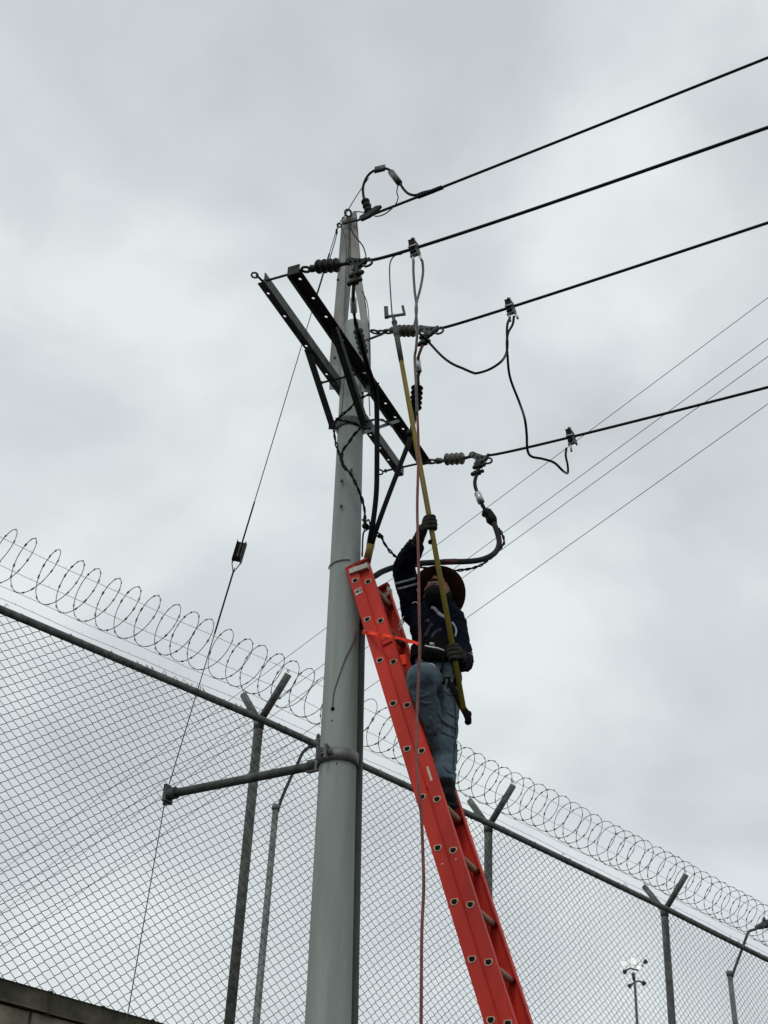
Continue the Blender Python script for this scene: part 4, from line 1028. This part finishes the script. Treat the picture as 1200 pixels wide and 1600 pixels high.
# boots
def boot(an, toe, name='boot'):
    d = V(toe).normalized(); s_ = d.cross(BZ).normalized(); b = MB(); h = an + V((0, 0, -.065))
    b.tube([an + V((0, 0, .03)), an - d * .01 + V((0, 0, -.02)), h - d * .005], [.050, .046, .046], 14)
    b.blob(h - d * .02, .040, .052, .042, s_, d, BZ); b.blob(h + d * .07, .041, .075, .036, s_, d, BZ); b.blob(h + d * .125, .042, .050, .034, s_, d, BZ)
    o = soft(name, b, M['boot'], person, .007, 2, .003, .03)
    b = MB(); pl = [(-.036, -.065), (.036, -.065), (.040, .0), (.036, .06), (.044, .12), (.036, .165), (0, .182), (-.036, .165), (-.044, .12), (-.036, .06), (-.040, .0)]
    b.prism(pl, h + V((0, 0, -.052)), s_, d, V((0, 0, .018))); b.build('sole', M['black'], o)
boot(J['ankL'], (-.62, -.45, -.05)); boot(J['ankR'], (-.30, .95, .0))
# harness
b = MB(); cz = J['waist'] + V((0, 0, -.035)); vs = []
def belt(c, rx, ry, h, m, name):
    b = MB(); vs = []
    for zz, o in ((-h, 0), (-h, .008), (h, .008), (h, 0)):
        for k in range(32):
            t = 2 * math.pi * k / 32; vs.append(c + BR * ((rx + o) * math.cos(t)) + BF * ((ry + o) * math.sin(t)) + V((0, 0, zz + .008 * math.sin(t * 3))))
    b.add(vs, [(i * 32 + k, i * 32 + (k + 1) % 32, ((i + 1) % 4) * 32 + (k + 1) % 32, ((i + 1) % 4) * 32 + k) for i in range(4) for k in range(32)]); return b.build(name, M[m], person)
hb = belt(J['waist'] + V((0, 0, -.045)), .150, .130, .040, 'strap', 'harness_belt')
lt = J['hipL'].lerp(J['kneeL'], .22); d = (J['kneeL'] - J['hipL']).normalized()
b = MB(); b.lathe(lt - d * .022, d + V((.12, .1, 0)), [(0, .090), (.0, .097), (.045, .094), (.045, .087)], 28, cap=False); b.build('leg_strap', M['strap'], person)
b = MB()
for q in ((698, 1066), (706, 1064)): c = P(q[0], q[1], 6.965); b.box(c, V((.008, 0, 0)), V((0, .004, 0)), V((0, 0, .020)), .002)
b.build('strap_buckle', M['galv_dark'], person)
b = MB(); b.tube(pp((700, 1015, 6.99), (708, 1040, 6.98), (712, 1062, 6.98)), .014, 6, sub=4, flat=.4); b.tube(pp((690, 1012, 6.98), (692, 1035, 6.97), (688, 1052, 6.98)), .016, 6, sub=4, flat=.4); b.build('harness_strap', M['strap'], person)
b = MB(); b.torus(P(674, 1042, 6.93), V((.3, -1, .2)), .020, .005, 16, 6); b.tube(pp((664, 1009, 6.94), (672, 1011, 6.93), (684, 1013, 6.92), (694, 1017, 6.93)), .0055, 6, sub=3); b.tube(pp((672, 1006, 6.94), (678, 1007, 6.93)), .010, 6)
b.build('carabiner', M['alu'], person)
b = MB(); b.blob(P(669, 1022, 7.0), .045, .035, .05); b.blob(P(704, 1020, 7.02), .05, .03, .045); b.blob(P(690, 1024, 6.99), .05, .03, .04)
soft('tool_pouch', b, M['strap'], person, .008, 2, .006, .03)
b = MB(); b.box(P(630, 1032, 7.05), V((.016, 0, .004)), V((0, .012, 0)), V((-.006, 0, .032)), .004); b.build('pouch_flap', M['orange'], person)
b = MB(); b.tube(pp((704, 1068, 6.95), (711, 1082, 6.90), (721, 1102, 6.88), (730, 1118, 6.88), (732, 1130, 6.88)), [.024, .024, .024, .026, .020], 8, sub=4, flat=.5)
b.blob(P(732, 1116, 6.915), .018, .014, .022); b.blob(P(731, 1128, 6.915), .018, .016, .018); 
o = b.build('hanging_strap', M['strap'], person)

# gloved hands gripping the stick
def hand(c, side_, upsign, name, wrist, down=.0):
    # c on the stick axis; side_ = +1 palm to the right of the stick, -1 to the left; fingers wrap across the front to the other side
    v = -hy if (-hy).y < 0 else hy              # towards the camera
    r_ = hx * side_; b = MB()
    pc = c + r_ * .030 + v * .004
    b.blob(pc, .020, .030, .046, r_, v, hsd, 14, 10); b.blob(pc + r_ * .012 - hsd * (.020 * upsign), .020, .024, .030, r_, v, hsd)
    b.tube([wrist, pc + r_ * .014 - hsd * (.020 * upsign)], [.034, .030], 12)
    b.blob(wrist, .036, .036, .034)
    ln_ = [.92, 1.0, .97, .82]
    for i in range(4):
        z = (.036 - .0245 * i) * upsign; k = ln_[i]; o = c + hsd * z
        b.tube([o + r_ * .030 + v * .012, o + r_ * .020 + v * .028 * k, o + v * .034 * k - hsd * .002, o - r_ * .022 * k + v * .027, o - r_ * .031 * k + v * .006, o - r_ * .022 * k - v * .010], [.0115, .0118, .0112, .0108, .0100, .0085], 9, sub=3)
        b.blob(o + r_ * .018 + v * .029 * k, .012, .011, .012, n=8, m=6)
    z = .046 * upsign; o = c + hsd * z
    b.tube([c + r_ * .032 + hsd * (.012 * upsign), o + r_ * .022 - v * .010, o + r_ * .002 - v * .018 + hsd * (.008 * upsign), o - r_ * .020 - v * .010 + hsd * (.010 * upsign)], [.015, .013, .012, .009], 9, sub=3)
    return soft('glove', b, M['glove'], person, .0042, 1, .0018, .012)
def stick_at(py):
    lo, hi = 0., 1.
    for _ in range(40):
        m = (lo + hi) / 2; p = H0.lerp(H1, m) - CAM; y = 800 - FP * p.dot(c_up) / p.dot(c_fwd)
        if y > py: lo = m
        else: hi = m
    return H0.lerp(H1, lo)
hand(stick_at(819), -1, 1, 'glove', J['wrR'].lerp(J['haR'], .1))
hand(stick_at(1022), 1, 1, 'glove', J['wrL'])

# ================================================================== BACKGROUND
def street_lamp(pt, pb_, arm, head, Y, label):
    a, c = P(*pt, Y), P(*pb_, Y); rt = thing('street_lamp', V((c.x + (c.x - a.x) / max(.01, a.z - c.z) * c.z, Y, 0)), label, 'street lamp', 'street lamps behind the fence')
    k = Y / 18. * (.8 if Y > 20 else 1); bs = world_loc(rt); MB().tube([bs, a], [.058 * k, .042 * k], 12).build('lamp_post', M['lamp_pole'], rt)
    MB().lathe(a, V((0, 0, 1)), [(-.03, .055 * k), (.03, .055 * k), (.05, .03 * k)], 12).build('post_cap', M['lamp_pole'], rt)
    MB().tube([P(*q, Y) for q in arm], .022 * k, 8, sub=5).build('lamp_arm', M['lamp_body'], rt)
    h0, h1 = P(*head[0], Y), P(*head[1], Y); b = MB(); d = (h1 - h0).normalized(); x, y = frame(d)
    L_ = (h1 - h0).length
    b.tube([h0, h0 + d * L_ * .2, h0 + d * L_ * .5, h0 + d * L_ * .85, h1], [.03 * k, .05 * k, .07 * k, .065 * k, .03 * k], 12, flat=.5, hint=V((0, 1, 0)))
    hd = b.build('lamp_head', M['lamp_body'], rt)
    b = MB(); b.blob(h0 + d * L_ * .35 + V((0, 0, .08 * k)), .03 * k, .03 * k, .05 * k); b.build('photocell', M['lamp_body'], hd)
street_lamp((431, 1262), (400, 1600), ((433, 1270), (440, 1248), (453, 1218), (465, 1193), (473, 1176), (482, 1168), (490, 1166)), ((482, 1167), (524, 1146)), 18., 'street lamp partly hidden by the concrete pole, left of it')
street_lamp((1140, 1522), (1149, 1600), ((1143, 1528), (1150, 1508), (1159, 1484), (1167, 1462), (1171, 1455), (1180, 1452), (1184, 1450)), ((1180, 1450), (1222, 1436)), 22., 'street lamp at the right edge of the picture behind the fence')
YF = 60.
bm_ = P(996, 1600, YF); tpm = P(989, 1512, YF)
fm = thing('floodlight_mast', V((bm_.x, YF, 0)), 'distant slim floodlight mast with glowing round lamps behind the fence', 'floodlight mast')
MB().tube([V((bm_.x, YF, 0)), P(992, 1538, YF), P(989, 1520, YF)], [.11, .055, .04], 10).build('mast', M['lamp_pole'], fm)
b = MB(); b.tube(pp((974, 1518, YF), (985, 1513, YF), (996, 1516, YF), (1004, 1508, YF)), .035, 6); b.tube(pp((984, 1541, YF), (992, 1534, YF), (1000, 1533, YF), (1006, 1537, YF)), .035, 6); b.tube(pp((989, 1520, YF), (991, 1532, YF)), .07, 6); b.build('bracket', M['lamp_body'], fm)
vdir = (CAM - tpm).normalized()
for px, py, r in ((974.5, 1506, .12), (990, 1502.5, .155), (999, 1513, .12)):
    c = P(px, py, YF); b = MB(); b.lathe(c - vdir * .22, vdir, [(0, .06), (.1, r * .9), (.2, r * 1.05), (.24, r * 1.08)], 18); hd = b.build('flood_housing', M['lamp_body'], fm)
    b = MB(); b.lathe(c + vdir * .022, vdir, [(0, r), (.02, r * .9), (.03, r * .4)], 18); b.build('lens', M['lit'], hd)
for px, py, dx in ((976, 1519, .1), (1008, 1503, .35), (984, 1541, -.1), (1006, 1537, .1)):
    c = P(px, py, YF); b = MB(); b.lathe(c, V((dx, 0, .25)), [(-.09, .04), (0, .09), (.08, .10)], 12); b.build('flood_housing', M['lamp_body'], fm)

# distant communication wires
for k, (y1, y0) in enumerate(((465, 1362), (529, 1409), (557, 1427), (631, 1484))):
    a, c = P(1200, y1, 11.5), P(0, y0, 24.); d = c - a; pts = []
    for i in range(41):
        t = -.35 + 1.6 * i / 40; p = a + d * t; pts.append(p)
    ob = MB().tube(pts, .0038, 6).build('telephone_wire', M['thin'], None, loc=a)
    tag(ob, ['thin wire crossing behind the poles, highest of the four', 'thin wire crossing behind the poles, second highest of the four',
             'thin wire crossing behind the poles, third highest of the four', 'thin wire crossing behind the poles, lowest of the four, passing beside the worker shoulder'][k], 'telephone wire', 'thin telephone wires in the background')
